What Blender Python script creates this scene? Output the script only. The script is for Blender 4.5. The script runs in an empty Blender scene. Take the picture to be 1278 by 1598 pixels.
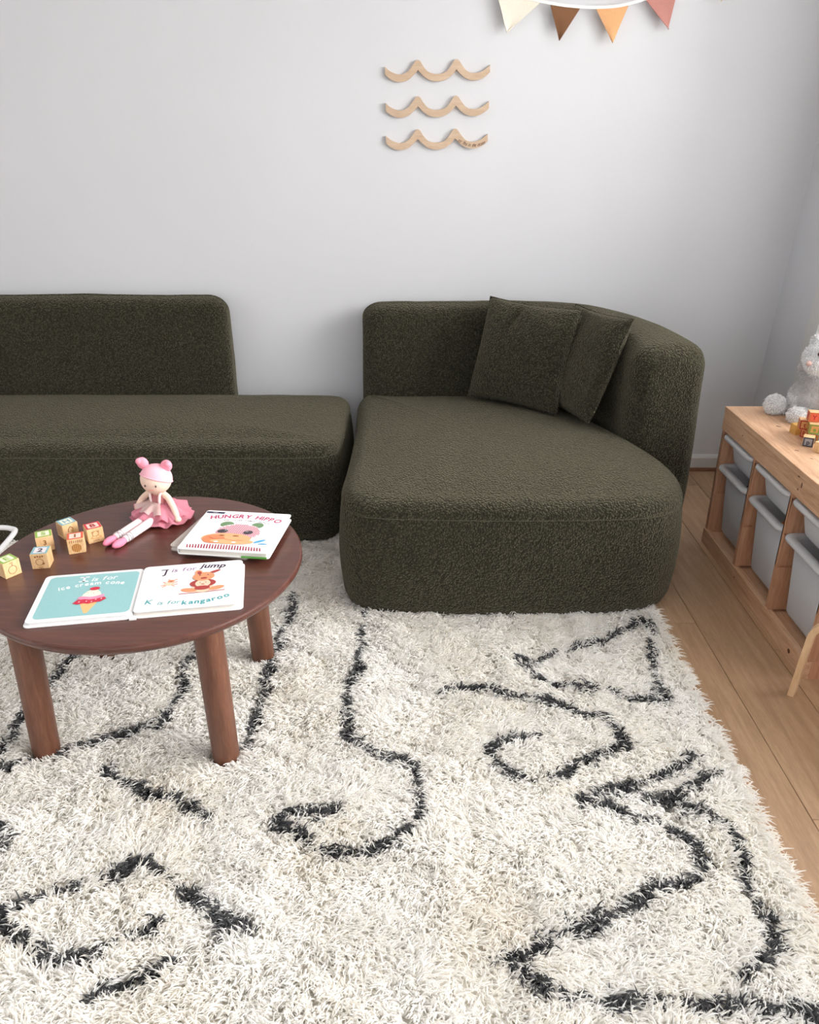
import bpy, bmesh, math, random
import numpy as np
from mathutils import Vector, Matrix, noise as mnoise

random.seed(7)
rng = np.random.default_rng(7)
SC = bpy.context.scene
COL = SC.collection
PI = math.pi

# ------------------------------------------------------------------ camera
F_PX = 1230.0
CAM_H = 1.45
PITCH = math.atan(583.0 / F_PX)
cd = bpy.data.cameras.new('camera')
cd.sensor_fit = 'VERTICAL'
cd.sensor_height = 36.0
cd.lens = 36.0 * F_PX / 1598.0
cd.clip_start = 0.02
cam = bpy.data.objects.new('camera', cd)
cam.location = (0, 0, CAM_H)
cam.rotation_euler = (PI / 2 - PITCH, 0, 0)
COL.objects.link(cam)
SC.camera = cam

# ------------------------------------------------------------------ light
SC.view_settings.view_transform = 'Standard'
SC.view_settings.look = 'None'
SC.view_settings.gamma = 1.0
SC.view_settings.use_curve_mapping = False
SC.view_settings.exposure = 0.26
world = bpy.data.worlds.new('sky_world')
SC.world = world
world.use_nodes = True
wb = world.node_tree.nodes['Background']
wb.inputs['Color'].default_value = (0.90, 0.95, 1.0, 1)
wb.inputs['Strength'].default_value = 1.0


def area(name, loc, rot, sx, sy, power, color=(1, 1, 1)):
    l = bpy.data.lights.new(name, 'AREA')
    l.shape = 'RECTANGLE'
    l.size, l.size_y = sx, sy
    l.energy = power
    l.color = color
    o = bpy.data.objects.new(name, l)
    o.location = loc
    o.rotation_euler = rot
    COL.objects.link(o)
    return o


# daylight at the tall window of the right wall and at the wide window behind the camera
area('daylight_side_window', (2.50, 1.05, 2.25), (0, PI / 2 - 0.50, 0), 2.2, 3.6, 345, (1.0, 0.985, 0.96))
area('daylight_rear_window', (-0.3, -1.72, 1.75), (PI / 2 - 0.3, 0, 0), 3.6, 1.8, 8, (1.0, 0.985, 0.96))
area('hall_light', (-3.75, 0.95, 1.30), (0, -PI / 2, 0), 2.0, 2.2, 12, (1.0, 0.985, 0.96))
SC.cycles.max_bounces = 10
SC.cycles.diffuse_bounces = 6
SC.cycles.caustics_reflective = False
SC.cycles.caustics_refractive = False

# ------------------------------------------------------------------ helpers


def srgb(r, g, b):
    f = lambda c: (c / 255 / 12.92) if c / 255 <= 0.04045 else ((c / 255 + 0.055) / 1.055) ** 2.4
    return (f(r), f(g), f(b), 1.0)


class NT:
    def __init__(self, name):
        self.m = bpy.data.materials.new(name)
        self.m.use_nodes = True
        self.t = self.m.node_tree
        self.b = self.t.nodes['Principled BSDF']
        self.out = self.t.nodes['Material Output']

    def n(self, kind, **kw):
        nd = self.t.nodes.new(kind)
        for k, v in kw.items():
            if k in nd.inputs:
                nd.inputs[k].default_value = v
            else:
                setattr(nd, k, v)
        return nd

    def l(self, a, b):
        self.t.links.new(a, b)

    def set(self, **kw):
        for k, v in kw.items():
            self.b.inputs[k.replace('_', ' ')].default_value = v
        return self


def coords(N, scale=(1, 1, 1), rnd=True, world_space=False):
    tc = N.n('ShaderNodeTexCoord')
    mp = N.n('ShaderNodeMapping')
    mp.inputs['Scale'].default_value = scale
    if world_space:
        geo = N.n('ShaderNodeNewGeometry')
        N.l(geo.outputs['Position'], mp.inputs['Vector'])
    else:
        N.l(tc.outputs['Object'], mp.inputs['Vector'])
    if rnd:
        oi = N.n('ShaderNodeObjectInfo')
        mul = N.n('ShaderNodeMath', operation='MULTIPLY')
        mul.inputs[1].default_value = 37.0
        N.l(oi.outputs['Random'], mul.inputs[0])
        N.l(mul.outputs[0], mp.inputs['Location'])
    return mp.outputs['Vector']


def ramp(N, src, stops):
    r = N.n('ShaderNodeValToRGB')
    e = r.color_ramp.elements
    while len(e) < len(stops):
        e.new(0.5)
    for i, (p, c) in enumerate(stops):
        e[i].position = p
        e[i].color = c
    N.l(src, r.inputs['Fac'])
    return r.outputs['Color']


def bump(N, src, strength, dist):
    b = N.n('ShaderNodeBump')
    b.inputs['Strength'].default_value = strength
    b.inputs['Distance'].default_value = dist
    N.l(src, b.inputs['Height'])
    N.l(b.outputs['Normal'], N.b.inputs['Normal'])
    return b


def m_plain(name, col, rough=0.6, var=0.06, scale=40, bmp=0.0, spec=0.4):
    N = NT(name)
    v = coords(N, (scale,) * 3)
    t = N.n('ShaderNodeTexNoise', Detail=3.0)
    N.l(v, t.inputs['Vector'])
    lo = tuple(c * (1 - var) for c in col[:3]) + (1,)
    hi = tuple(min(1, c * (1 + var)) for c in col[:3]) + (1,)
    N.l(ramp(N, t.outputs['Fac'], [(0.3, lo), (0.7, hi)]), N.b.inputs['Base Color'])
    N.set(Roughness=rough)
    N.b.inputs['Specular IOR Level'].default_value = spec
    if bmp:
        bump(N, t.outputs['Fac'], bmp, 0.001)
    return N.m


def m_wood(name, lo, mid, hi, scale=(1, 1, 1), rough=0.5, knots=0.0, bmp=0.15, fine=1.0, coat=0.0):
    """grain runs along the axis whose scale is small"""
    N = NT(name)
    v = coords(N, scale)
    d = N.n('ShaderNodeTexNoise', Scale=1.2, Detail=3.0)
    N.l(v, d.inputs['Vector'])
    mix = N.n('ShaderNodeMixRGB', blend_type='ADD')
    mix.inputs['Fac'].default_value = 0.9
    N.l(v, mix.inputs['Color1'])
    N.l(d.outputs['Color'], mix.inputs['Color2'])
    t = N.n('ShaderNodeTexNoise', Scale=2.2, Detail=6.0, Roughness=0.62)
    N.l(mix.outputs['Color'], t.inputs['Vector'])
    t2 = N.n('ShaderNodeTexNoise', Scale=9.0 * fine, Detail=4.0, Roughness=0.7)
    N.l(v, t2.inputs['Vector'])
    a = N.n('ShaderNodeMath', operation='MULTIPLY_ADD')
    a.inputs[1].default_value = 0.45
    N.l(t2.outputs['Fac'], a.inputs[0])
    sc = N.n('ShaderNodeMath', operation='MULTIPLY')
    sc.inputs[1].default_value = 0.6
    N.l(t.outputs['Fac'], sc.inputs[0])
    N.l(sc.outputs[0], a.inputs[2])
    c = ramp(N, a.outputs[0], [(0.34, lo), (0.52, mid), (0.70, hi)])
    oi = N.n('ShaderNodeObjectInfo')
    hv = N.n('ShaderNodeHueSaturation')
    mr = N.n('ShaderNodeMapRange')
    mr.inputs['To Min'].default_value = 0.90
    mr.inputs['To Max'].default_value = 1.08
    N.l(oi.outputs['Random'], mr.inputs['Value'])
    N.l(mr.outputs[0], hv.inputs['Value'])
    N.l(c, hv.inputs['Color'])
    N.l(hv.outputs['Color'], N.b.inputs['Base Color'])
    N.set(Roughness=rough)
    N.b.inputs['Coat Weight'].default_value = coat
    if bmp:
        bump(N, a.outputs[0], bmp, 0.001)
    return N.m


def m_boucle(name, col):
    N = NT(name)
    v = coords(N, (1, 1, 1), rnd=False)
    vo = N.n('ShaderNodeTexVoronoi', Scale=165.0)
    N.l(v, vo.inputs['Vector'])
    no = N.n('ShaderNodeTexNoise', Scale=190.0, Detail=2.0)
    N.l(v, no.inputs['Vector'])
    big = N.n('ShaderNodeTexNoise', Scale=5.0, Detail=2.0)
    N.l(v, big.inputs['Vector'])
    mm = N.n('ShaderNodeMath', operation='SUBTRACT')
    N.l(no.outputs['Fac'], mm.inputs[0])
    N.l(vo.outputs['Distance'], mm.inputs[1])
    lo = tuple(c * 0.40 for c in col[:3]) + (1,)
    hi = tuple(c * 1.55 for c in col[:3]) + (1,)
    c1 = ramp(N, mm.outputs[0], [(0.0, lo), (0.32, hi)])
    hv = N.n('ShaderNodeHueSaturation')
    mr = N.n('ShaderNodeMapRange')
    mr.inputs['To Min'].default_value = 0.85
    mr.inputs['To Max'].default_value = 1.15
    N.l(big.outputs['Fac'], mr.inputs['Value'])
    N.l(mr.outputs[0], hv.inputs['Value'])
    N.l(c1, hv.inputs['Color'])
    N.l(hv.outputs['Color'], N.b.inputs['Base Color'])
    N.set(Roughness=0.95)
    N.b.inputs['Specular IOR Level'].default_value = 0.15
    N.b.inputs['Sheen Weight'].default_value = 0.25
    N.b.inputs['Sheen Tint'].default_value = (0.95, 0.86, 0.62, 1)
    N.b.inputs['Sheen Roughness'].default_value = 0.5
    bump(N, mm.outputs[0], 1.0, 0.006)
    return N.m


def m_wall():
    N = NT('white_wall_paint')
    v = coords(N, (1, 1, 1), rnd=False)
    t = N.n('ShaderNodeTexNoise', Scale=160.0, Detail=2.0)
    N.l(v, t.inputs['Vector'])
    t2 = N.n('ShaderNodeTexNoise', Scale=1.5, Detail=3.0)
    N.l(v, t2.inputs['Vector'])
    N.l(ramp(N, t2.outputs['Fac'], [(0.3, (0.63, 0.634, 0.654, 1)), (0.7, (0.65, 0.654, 0.674, 1))]), N.b.inputs['Base Color'])
    N.set(Roughness=0.75)
    bump(N, t.outputs['Fac'], 0.12, 0.001)
    return N.m


def m_pile():
    N = NT('wool_pile')
    at = N.n('ShaderNodeAttribute', attribute_name='dark')
    tn = N.n('ShaderNodeAttribute', attribute_name='tone')
    cream = ramp(N, tn.outputs['Fac'], [(0.0, (0.92, 0.87, 0.79, 1)), (0.45, (0.965, 0.945, 0.905, 1)), (1.0, (0.98, 0.97, 0.95, 1))])
    grey = ramp(N, tn.outputs['Fac'], [(0.0, (0.03, 0.031, 0.034, 1)), (1.0, (0.16, 0.16, 0.165, 1))])
    mx = N.n('ShaderNodeMixRGB')
    N.l(at.outputs['Fac'], mx.inputs['Fac'])
    N.l(cream, mx.inputs['Color1'])
    N.l(grey, mx.inputs['Color2'])
    N.l(mx.outputs['Color'], N.b.inputs['Base Color'])
    N.set(Roughness=0.8)
    N.b.inputs['Specular IOR Level'].default_value = 0.2
    tr = N.n('ShaderNodeBsdfTranslucent')
    N.l(mx.outputs['Color'], tr.inputs['Color'])
    ms = N.n('ShaderNodeMixShader')
    ms.inputs['Fac'].default_value = 0.38
    N.l(N.b.outputs[0], ms.inputs[1])
    N.l(tr.outputs[0], ms.inputs[2])
    N.l(ms.outputs[0], N.out.inputs['Surface'])
    return N.m


def m_fur(name, col):
    N = NT(name)
    tn = N.n('ShaderNodeAttribute', attribute_name='tone')
    lo = tuple(c * 0.75 for c in col[:3]) + (1,)
    hi = tuple(min(1, c * 1.15) for c in col[:3]) + (1,)
    N.l(ramp(N, tn.outputs['Fac'], [(0, lo), (1, hi)]), N.b.inputs['Base Color'])
    N.set(Roughness=0.8)
    return N.m


def m_bin():
    N = NT('translucent_white_plastic')
    v = coords(N, (60,) * 3)
    t = N.n('ShaderNodeTexNoise', Detail=2.0)
    N.l(v, t.inputs['Vector'])
    N.l(ramp(N, t.outputs['Fac'], [(0.3, (0.70, 0.70, 0.71, 1)), (0.7, (0.76, 0.76, 0.77, 1))]), N.b.inputs['Base Color'])
    N.set(Roughness=0.42)
    tr = N.n('ShaderNodeBsdfTranslucent')
    tr.inputs['Color'].default_value = (0.8, 0.8, 0.82, 1)
    mx = N.n('ShaderNodeMixShader')
    mx.inputs['Fac'].default_value = 0.35
    N.l(N.b.outputs[0], mx.inputs[1])
    N.l(tr.outputs[0], mx.inputs[2])
    N.l(mx.outputs[0], N.out.inputs['Surface'])
    return N.m


M = {}
M['wall'] = m_wall()
M['ceiling'] = m_plain('ceiling_white', (0.82, 0.82, 0.82, 1), 0.8, 0.02, 3)
M['trim'] = m_plain('white_gloss_trim', (0.66, 0.65, 0.63, 1), 0.45, 0.02, 10)
M['shoe'] = m_wood('shoe_moulding_wood', srgb(95, 66, 48), srgb(125, 88, 66), srgb(145, 105, 80), (2, 30, 30))
M['plank'] = m_wood('oak_laminate', srgb(150, 116, 86), srgb(172, 138, 106), srgb(190, 158, 126), (26, 1.6, 26), 0.42, bmp=0.12, fine=2.2)
M['subfloor'] = m_plain('dark_subfloor', (0.03, 0.02, 0.015, 1), 0.9)
M['boucle'] = m_boucle('olive_boucle', (0.045, 0.043, 0.025, 1))
M['seam'] = m_plain('seam_thread', (0.10, 0.098, 0.064, 1), 0.9, 0.3, 300)
M['black'] = m_plain('black_base', (0.01, 0.01, 0.01, 1), 0.8)
M['walnut'] = m_wood('walnut_top', srgb(66, 36, 29), srgb(84, 48, 39), srgb(101, 61, 49), (2.2, 28, 28), 0.33, bmp=0.05, fine=1.6, coat=0.15)
M['walnut_leg'] = m_wood('walnut_leg', srgb(84, 50, 36), srgb(108, 68, 50), srgb(130, 86, 66), (20, 20, 1.6), 0.42, bmp=0.08, fine=1.6)
M['pine'] = m_wood('pine', srgb(178, 134, 102), srgb(208, 166, 132), srgb(228, 192, 160), (26, 1.8, 26), 0.5, bmp=0.08)
M['pine_up'] = m_wood('pine_upright', srgb(168, 118, 88), srgb(196, 146, 114), srgb(214, 168, 136), (24, 24, 1.8), 0.5, bmp=0.08)
M['knot'] = m_plain('pine_knot', srgb(92, 52, 32), 0.5, 0.3, 200)
M['bin'] = m_bin()
M['birch'] = m_wood('birch_ply', srgb(196, 158, 116), srgb(214, 178, 138), srgb(228, 196, 158), (20, 20, 3), 0.45, bmp=0.05)
M['wave'] = m_wood('beech_wave', srgb(180, 152, 126), srgb(194, 168, 142), srgb(204, 180, 156), (3, 20, 20), 0.55, bmp=0.05)
M['burnt'] = m_plain('burnt_engraving', srgb(84, 48, 28), 0.8, 0.2, 200)
M['blockwood'] = m_wood('block_wood', srgb(206, 162, 112), srgb(228, 188, 138), srgb(240, 206, 162), (40, 40, 8), 0.5, bmp=0.03)
M['yellowwood'] = m_wood('yellow_block_wood', srgb(186, 136, 60), srgb(206, 158, 82), srgb(220, 176, 104), (60, 12, 60), 0.5, bmp=0.03)
M['backing'] = m_plain('rug_backing', (0.84, 0.80, 0.73, 1), 0.95, 0.1, 200)
M['pile'] = m_pile()
M['paper'] = m_plain('white_paper', (0.86, 0.86, 0.86, 1), 0.35, 0.01, 20)
M['pageedge'] = m_plain('page_edge', srgb(226, 220, 212), 0.7, 0.05, 300)
M['greycard'] = m_plain('grey_card', srgb(196, 186, 178), 0.6, 0.04, 60)
PR = {k: m_plain('print_' + k, srgb(*c), 0.42, 0.04, 60) for k, c in dict(
    aqua=(148, 194, 196), white=(250, 250, 250), crimson=(206, 44, 70), pink=(238, 150, 180), cream=(250, 240, 215), cone=(238, 188, 128),
    plum=(58, 30, 62), mauve=(150, 110, 150), teal=(70, 160, 165), orange=(228, 150, 108), rust=(168, 62, 58), peach=(244, 204, 176),
    magenta=(190, 40, 100), navy=(40, 36, 74), green=(112, 146, 104), brightgreen=(90, 160, 70), charcoal=(70, 66, 70), rose=(208, 116, 140),
    palerose=(244, 226, 228), hipporange=(246, 178, 128), hippodark=(240, 140, 96), stripered=(160, 36, 66), blue=(92, 170, 214), grey=(150, 148, 150),
    lime=(150, 190, 86), sky=(134, 184, 196), coral=(224, 98, 70), red=(214, 62, 72), olive=(120, 150, 60), brown=(150, 96, 52), tan=(206, 150, 90),
    slate=(56, 62, 78), dred=(168, 44, 40), terra=(206, 100, 60), pinkpatch=(250, 214, 200)).items()}
FL = {k: m_plain('felt_' + k, srgb(*c), 0.9, 0.08, 90, 0.3) for k, c in dict(
    cream=(228, 220, 204), brown=(122, 84, 56), orange=(216, 164, 116), rose=(184, 128, 118), string=(236, 234, 230)).items()}
M['skin'] = m_plain('doll_skin', srgb(246, 214, 194), 0.85, 0.03, 200, 0.2)
M['hairpink'] = m_plain('doll_hair_velour', srgb(250, 186, 200), 0.9, 0.05, 200, 0.2)
M['bunpink'] = m_plain('doll_bun_velour', srgb(246, 160, 178), 0.9, 0.08, 160, 0.3)
M['tulle'] = m_plain('doll_tulle', srgb(250, 172, 190), 0.9, 0.12, 120, 0.4)
M['satin'] = m_plain('doll_satin', srgb(250, 226, 222), 0.5, 0.04, 60)
M['bodice'] = m_plain('doll_bodice', srgb(238, 170, 172), 0.8, 0.06, 200, 0.3)
M['stocking'] = m_plain('doll_stocking', srgb(252, 226, 228), 0.85, 0.03, 200, 0.2)
M['shoe_pink'] = m_plain('doll_shoe', srgb(244, 140, 168), 0.8, 0.05, 200, 0.3)
M['ribbon'] = m_plain('doll_ribbon', srgb(190, 184, 188), 0.5, 0.05, 100)
M['eye'] = m_plain('doll_eye', srgb(72, 52, 50), 0.5)
M['lips'] = m_plain('doll_lips', srgb(236, 140, 130), 0.8)
M['plush'] = m_plain('plush_skin', (0.60, 0.59, 0.59, 1), 0.95, 0.1, 100)
M['fur_grey'] = m_fur('plush_grey_fur', (0.64, 0.63, 0.63, 1))
M['fur_white'] = m_fur('plush_white_fur', (0.90, 0.90, 0.91, 1))
M['nose'] = m_plain('plush_nose', srgb(214, 182, 174), 0.9)
M['whitetube'] = m_plain('white_enamel', (0.82, 0.82, 0.82, 1), 0.3, 0.01)
M['darkcloth'] = m_plain('dark_toy', (0.010, 0.013, 0.02, 1), 0.6)
M['orangetoy'] = m_plain('orange_toy', srgb(206, 110, 30), 0.5, 0.15, 60)
_n = NT('window_glass')
_n.set(Roughness=0.02)
_n.b.inputs['Base Color'].default_value = (0.95, 0.95, 0.95, 1)
_tr = _n.n('ShaderNodeBsdfTransparent')
_fr = _n.n('ShaderNodeFresnel', IOR=1.45)
_mx = _n.n('ShaderNodeMixShader')
_n.l(_fr.outputs[0], _mx.inputs[0])
_n.l(_tr.outputs[0], _mx.inputs[1])
_n.l(_n.b.outputs[0], _mx.inputs[2])
_n.l(_mx.outputs[0], _n.out.inputs['Surface'])
M['glass'] = _n.m


def tag(o, label=None, cat=None, group=None, kind=None):
    for k, v in (('label', label), ('category', cat), ('group', group), ('kind', kind)):
        if v:
            o[k] = v
    return o


def empty(name, loc=(0, 0, 0), rz=0.0, label=None, cat=None, group=None):
    o = bpy.data.objects.new(name, None)
    o.empty_display_size = 0.05
    o.location = loc
    o.rotation_euler = (0, 0, rz)
    COL.objects.link(o)
    return tag(o, label, cat, group)


def link_mesh(name, me, mats, parent=None, smooth=False):
    o = bpy.data.objects.new(name, me)
    for m in (mats if isinstance(mats, (list, tuple)) else [mats]):
        me.materials.append(m)
    if smooth:
        me.polygons.foreach_set('use_smooth', [True] * len(me.polygons))
    COL.objects.link(o)
    if parent:
        o.parent = parent
    return o


def obj(name, bm, mats, parent=None, smooth=False):
    me = bpy.data.meshes.new(name)
    bmesh.ops.recalc_face_normals(bm, faces=bm.faces[:])
    bm.to_mesh(me)
    bm.free()
    return link_mesh(name, me, mats, parent, smooth)


def copy_tree(o, parent=None):
    c = o.copy()
    COL.objects.link(c)
    if parent:
        c.parent = parent
    for ch in list(o.children):
        copy_tree(ch, c)
    return c


def box(bm, x0, x1, y0, y1, z0, z1, bev=0.0, mi=0):
    vs = [bm.verts.new((x, y, z)) for x in (x0, x1) for y in (y0, y1) for z in (z0, z1)]
    fs = [(0, 1, 3, 2), (4, 6, 7, 5), (0, 4, 5, 1), (2, 3, 7, 6), (0, 2, 6, 4), (1, 5, 7, 3)]
    faces = [bm.faces.new([vs[i] for i in f]) for f in fs]
    for f in faces:
        f.material_index = mi
    if bev:
        es = list({e for f in faces for e in f.edges})
        r = bmesh.ops.bevel(bm, geom=es, offset=bev, segments=2, profile=0.7, affect='EDGES')
        for f in r['faces']:
            f.material_index = mi
    return faces


def nbox(name, x0, x1, y0, y1, z0, z1, mat, parent=None, bev=0.0):
    bm = bmesh.new()
    box(bm, x0, x1, y0, y1, z0, z1, bev)
    return obj(name, bm, mat, parent)


def prism(bm, pts, z0, z1, mi=0):
    """pts: 2D outline extruded z0..z1"""
    lo = [bm.verts.new((x, y, z0)) for x, y in pts]
    hi = [bm.verts.new((x, y, z1)) for x, y in pts]
    n = len(pts)
    fs = [bm.faces.new(hi), bm.faces.new(lo[::-1])]
    for i in range(n):
        fs.append(bm.faces.new((lo[i], lo[(i + 1) % n], hi[(i + 1) % n], hi[i])))
    for f in fs:
        f.material_index = mi
    return fs


def catmull(pts, per=8, closed=False):
    P = [np.array(p, float) for p in pts]
    n = len(P)
    out = []
    segs = n if closed else n - 1
    for i in range(segs):
        if closed:
            p0, p1, p2, p3 = P[(i - 1) % n], P[i], P[(i + 1) % n], P[(i + 2) % n]
        else:
            p0, p1, p2, p3 = P[max(i - 1, 0)], P[i], P[i + 1], P[min(i + 2, n - 1)]
        for k in range(per):
            t = k / per
            out.append(0.5 * ((2 * p1) + (-p0 + p2) * t + (2 * p0 - 5 * p1 + 4 * p2 - p3) * t * t + (-p0 + 3 * p1 - 3 * p2 + p3) * t ** 3))
    if not closed:
        out.append(P[-1])
    return np.array(out)


def resample(P, n, closed=False):
    P = np.asarray(P, float)
    Q = np.vstack([P, P[:1]]) if closed else P
    d = np.r_[0, np.cumsum(np.linalg.norm(np.diff(Q, axis=0), axis=1))]
    s = np.linspace(0, d[-1], n + 1)[:-1] if closed else np.linspace(0, d[-1], n)
    return np.stack([np.interp(s, d, Q[:, i]) for i in range(Q.shape[1])], 1)


def tube(bm, pts, rad, seg=8, caps=True, mi=0):
    P = [Vector(p) for p in pts]
    n = len(P)
    R = rad if isinstance(rad, (list, tuple, np.ndarray)) else [rad] * n
    rings = []
    up = Vector((0, 0, 1))
    for i in range(n):
        t = (P[min(i + 1, n - 1)] - P[max(i - 1, 0)]).normalized()
        if abs(t.dot(up)) > 0.95:
            up = Vector((0, 1, 0)) if abs(t.z) > 0.9 else Vector((0, 0, 1))
        a = t.cross(up).normalized()
        b = a.cross(t).normalized()
        up = b
        rings.append([bm.verts.new(P[i] + (a * math.cos(2 * PI * k / seg) + b * math.sin(2 * PI * k / seg)) * R[i]) for k in range(seg)])
    fs = []
    for i in range(n - 1):
        for k in range(seg):
            fs.append(bm.faces.new((rings[i][k], rings[i][(k + 1) % seg], rings[i + 1][(k + 1) % seg], rings[i + 1][k])))
    if caps:
        fs.append(bm.faces.new(rings[0][::-1]))
        fs.append(bm.faces.new(rings[-1]))
    for f in fs:
        f.material_index = mi
    return fs


def ellipsoid(bm, c, r, rot=(0, 0, 0), u=20, v=14, mi=0):
    from mathutils import Euler
    mat = Matrix.Translation(c) @ Euler(rot).to_matrix().to_4x4() @ Matrix.Diagonal((r[0], r[1], r[2], 1))
    res = bmesh.ops.create_uvsphere(bm, u_segments=u, v_segments=v, radius=1.0, matrix=mat)
    for f in {f for vv in res['verts'] for f in vv.link_faces}:
        f.material_index = mi
        f.smooth = True


def fused(bm, voxel, iters=6):
    """one continuous skin over overlapping solids"""
    me = bpy.data.meshes.new('tmp')
    bm.to_mesh(me)
    bm.free()
    o = bpy.data.objects.new('tmp', me)
    COL.objects.link(o)
    r = o.modifiers.new('r', 'REMESH')
    r.mode = 'VOXEL'
    r.voxel_size = voxel
    s = o.modifiers.new('s', 'SMOOTH')
    s.factor = 0.5
    s.iterations = iters
    dg = bpy.context.evaluated_depsgraph_get()
    out = bpy.data.meshes.new_from_object(o.evaluated_get(dg), depsgraph=dg)
    bpy.data.objects.remove(o)
    bpy.data.meshes.remove(me)
    return out


_glyph = {}


def glyph(ch, bold):
    k = (ch, bold)
    if k not in _glyph:
        cu = bpy.data.curves.new('g', 'FONT')
        cu.body = ch
        cu.size = 1.0
        cu.offset = bold
        cu.resolution_u = 3
        o = bpy.data.objects.new('g', cu)
        COL.objects.link(o)
        dg = bpy.context.evaluated_depsgraph_get()
        me = bpy.data.meshes.new_from_object(o.evaluated_get(dg), depsgraph=dg)
        vs = [(v.co.x, v.co.y) for v in me.vertices]
        fs = [tuple(p.vertices) for p in me.polygons]
        bpy.data.objects.remove(o)
        bpy.data.curves.remove(cu)
        bpy.data.meshes.remove(me)
        xs = [v[0] for v in vs] or [0, 0.3]
        _glyph[k] = (vs, fs, min(xs), max(xs))
    return _glyph[k]


class Flat:
    """flat print: thin shapes in a 2D frame, each layer a hair above the last"""

    def __init__(self, step=0.00025):
        self.bm = bmesh.new()
        self.mats = []
        self.step = step

    def mi(self, m):
        if m not in self.mats:
            self.mats.append(m)
        return self.mats.index(m)

    def poly(self, pts, m, layer=1):
        z = layer * self.step
        vs = [self.bm.verts.new((p[0], p[1], z)) for p in pts]
        f = self.bm.faces.new(vs)
        f.material_index = self.mi(m)
        if len(vs) > 4:
            bmesh.ops.triangulate(self.bm, faces=[f])

    def ell(self, cx, cy, rx, ry, m, layer=1, rot=0.0, n=18, a0=0.0, a1=2 * PI):
        pts = []
        full = abs(a1 - a0 - 2 * PI) < 1e-6
        for k in range(n if full else n + 1):
            a = a0 + (a1 - a0) * k / n
            x, y = rx * math.cos(a), ry * math.sin(a)
            pts.append((cx + x * math.cos(rot) - y * math.sin(rot), cy + x * math.sin(rot) + y * math.cos(rot)))
        self.poly(pts, m, layer)

    def ring(self, cx, cy, rx, ry, w, m, layer=1, n=24):
        self.stroke([(cx + rx * math.cos(2 * PI * k / n), cy + ry * math.sin(2 * PI * k / n)) for k in range(n + 1)], w, m, layer)

    def stroke(self, pts, w, m, layer=1):
        for a, b in zip(pts[:-1], pts[1:]):
            d = Vector((b[0] - a[0], b[1] - a[1]))
            if d.length < 1e-9:
                continue
            nrm = Vector((-d.y, d.x)).normalized() * w / 2
            e = d.normalized() * w * 0.25
            self.poly([(a[0] - e.x + nrm.x, a[1] - e.y + nrm.y), (a[0] - e.x - nrm.x, a[1] - e.y - nrm.y),
                       (b[0] + e.x - nrm.x, b[1] + e.y - nrm.y), (b[0] + e.x + nrm.x, b[1] + e.y + nrm.y)], m, layer)

    def frame(self, x0, x1, y0, y1, w, m, layer=1):
        self.poly([(x0, y0), (x1, y0), (x1, y0 + w), (x0, y0 + w)], m, layer)
        self.poly([(x0, y1 - w), (x1, y1 - w), (x1, y1), (x0, y1)], m, layer)
        self.poly([(x0, y0 + w), (x0 + w, y0 + w), (x0 + w, y1 - w), (x0, y1 - w)], m, layer)
        self.poly([(x1 - w, y0 + w), (x1, y0 + w), (x1, y1 - w), (x1 - w, y1 - w)], m, layer)

    def text(self, s, cx, size, m, yfun, layer=2, bold=0.02, gap=0.08, slant=0.0, jig=0.0, xs=1.0):
        """letters set one by one along the curve y = yfun(x), centred on cx"""
        adv = []
        for ch in s:
            if ch == ' ':
                adv.append(0.32 * size)
            else:
                g = glyph(ch, bold)
                adv.append((g[3] - g[2]) * size * xs + gap * size)
        x = cx - sum(adv) / 2
        z = layer * self.step
        for i, (ch, a) in enumerate(zip(s, adv)):
            if ch != ' ':
                vs, fs, x0, x1 = glyph(ch, bold)
                xm = x + a / 2
                y = yfun(xm)
                ang = math.atan2(yfun(xm + 0.001) - yfun(xm - 0.001), 0.002) + jig * ((i * 37 % 11) / 5 - 1)
                ca, sa = math.cos(ang), math.sin(ang)
                k = self.mi(m)
                nv = []
                for vx, vy in vs:
                    lx = (vx - (x0 + x1) / 2) * size * xs + vy * size * slant
                    ly = vy * size
                    nv.append(self.bm.verts.new((xm + lx * ca - ly * sa, y + lx * sa + ly * ca, z)))
                for f in fs:
                    if len(set(f)) >= 3:
                        try:
                            ff = self.bm.faces.new([nv[q] for q in f])
                            ff.material_index = k
                        except ValueError:
                            pass
            x += a

    def build(self, name, parent, loc=(0, 0, 0), rot=(0, 0, 0)):
        me = bpy.data.meshes.new(name)
        for f in self.bm.faces:
            f.normal_update()
            if f.normal.z < 0:
                f.normal_flip()
        self.bm.to_mesh(me)
        self.bm.free()
        o = link_mesh(name, me, self.mats, parent)
        o.location = loc
        o.rotation_euler = rot
        return o


def round_rect(x0, x1, y0, y1, r, n=5):
    pts = []
    for cx, cy, a0 in ((x1 - r, y1 - r, 0), (x0 + r, y1 - r, PI / 2), (x0 + r, y0 + r, PI), (x1 - r, y0 + r, 1.5 * PI)):
        for k in range(n + 1):
            a = a0 + PI / 2 * k / n
            pts.append((cx + r * math.cos(a), cy + r * math.sin(a)))
    return pts


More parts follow.
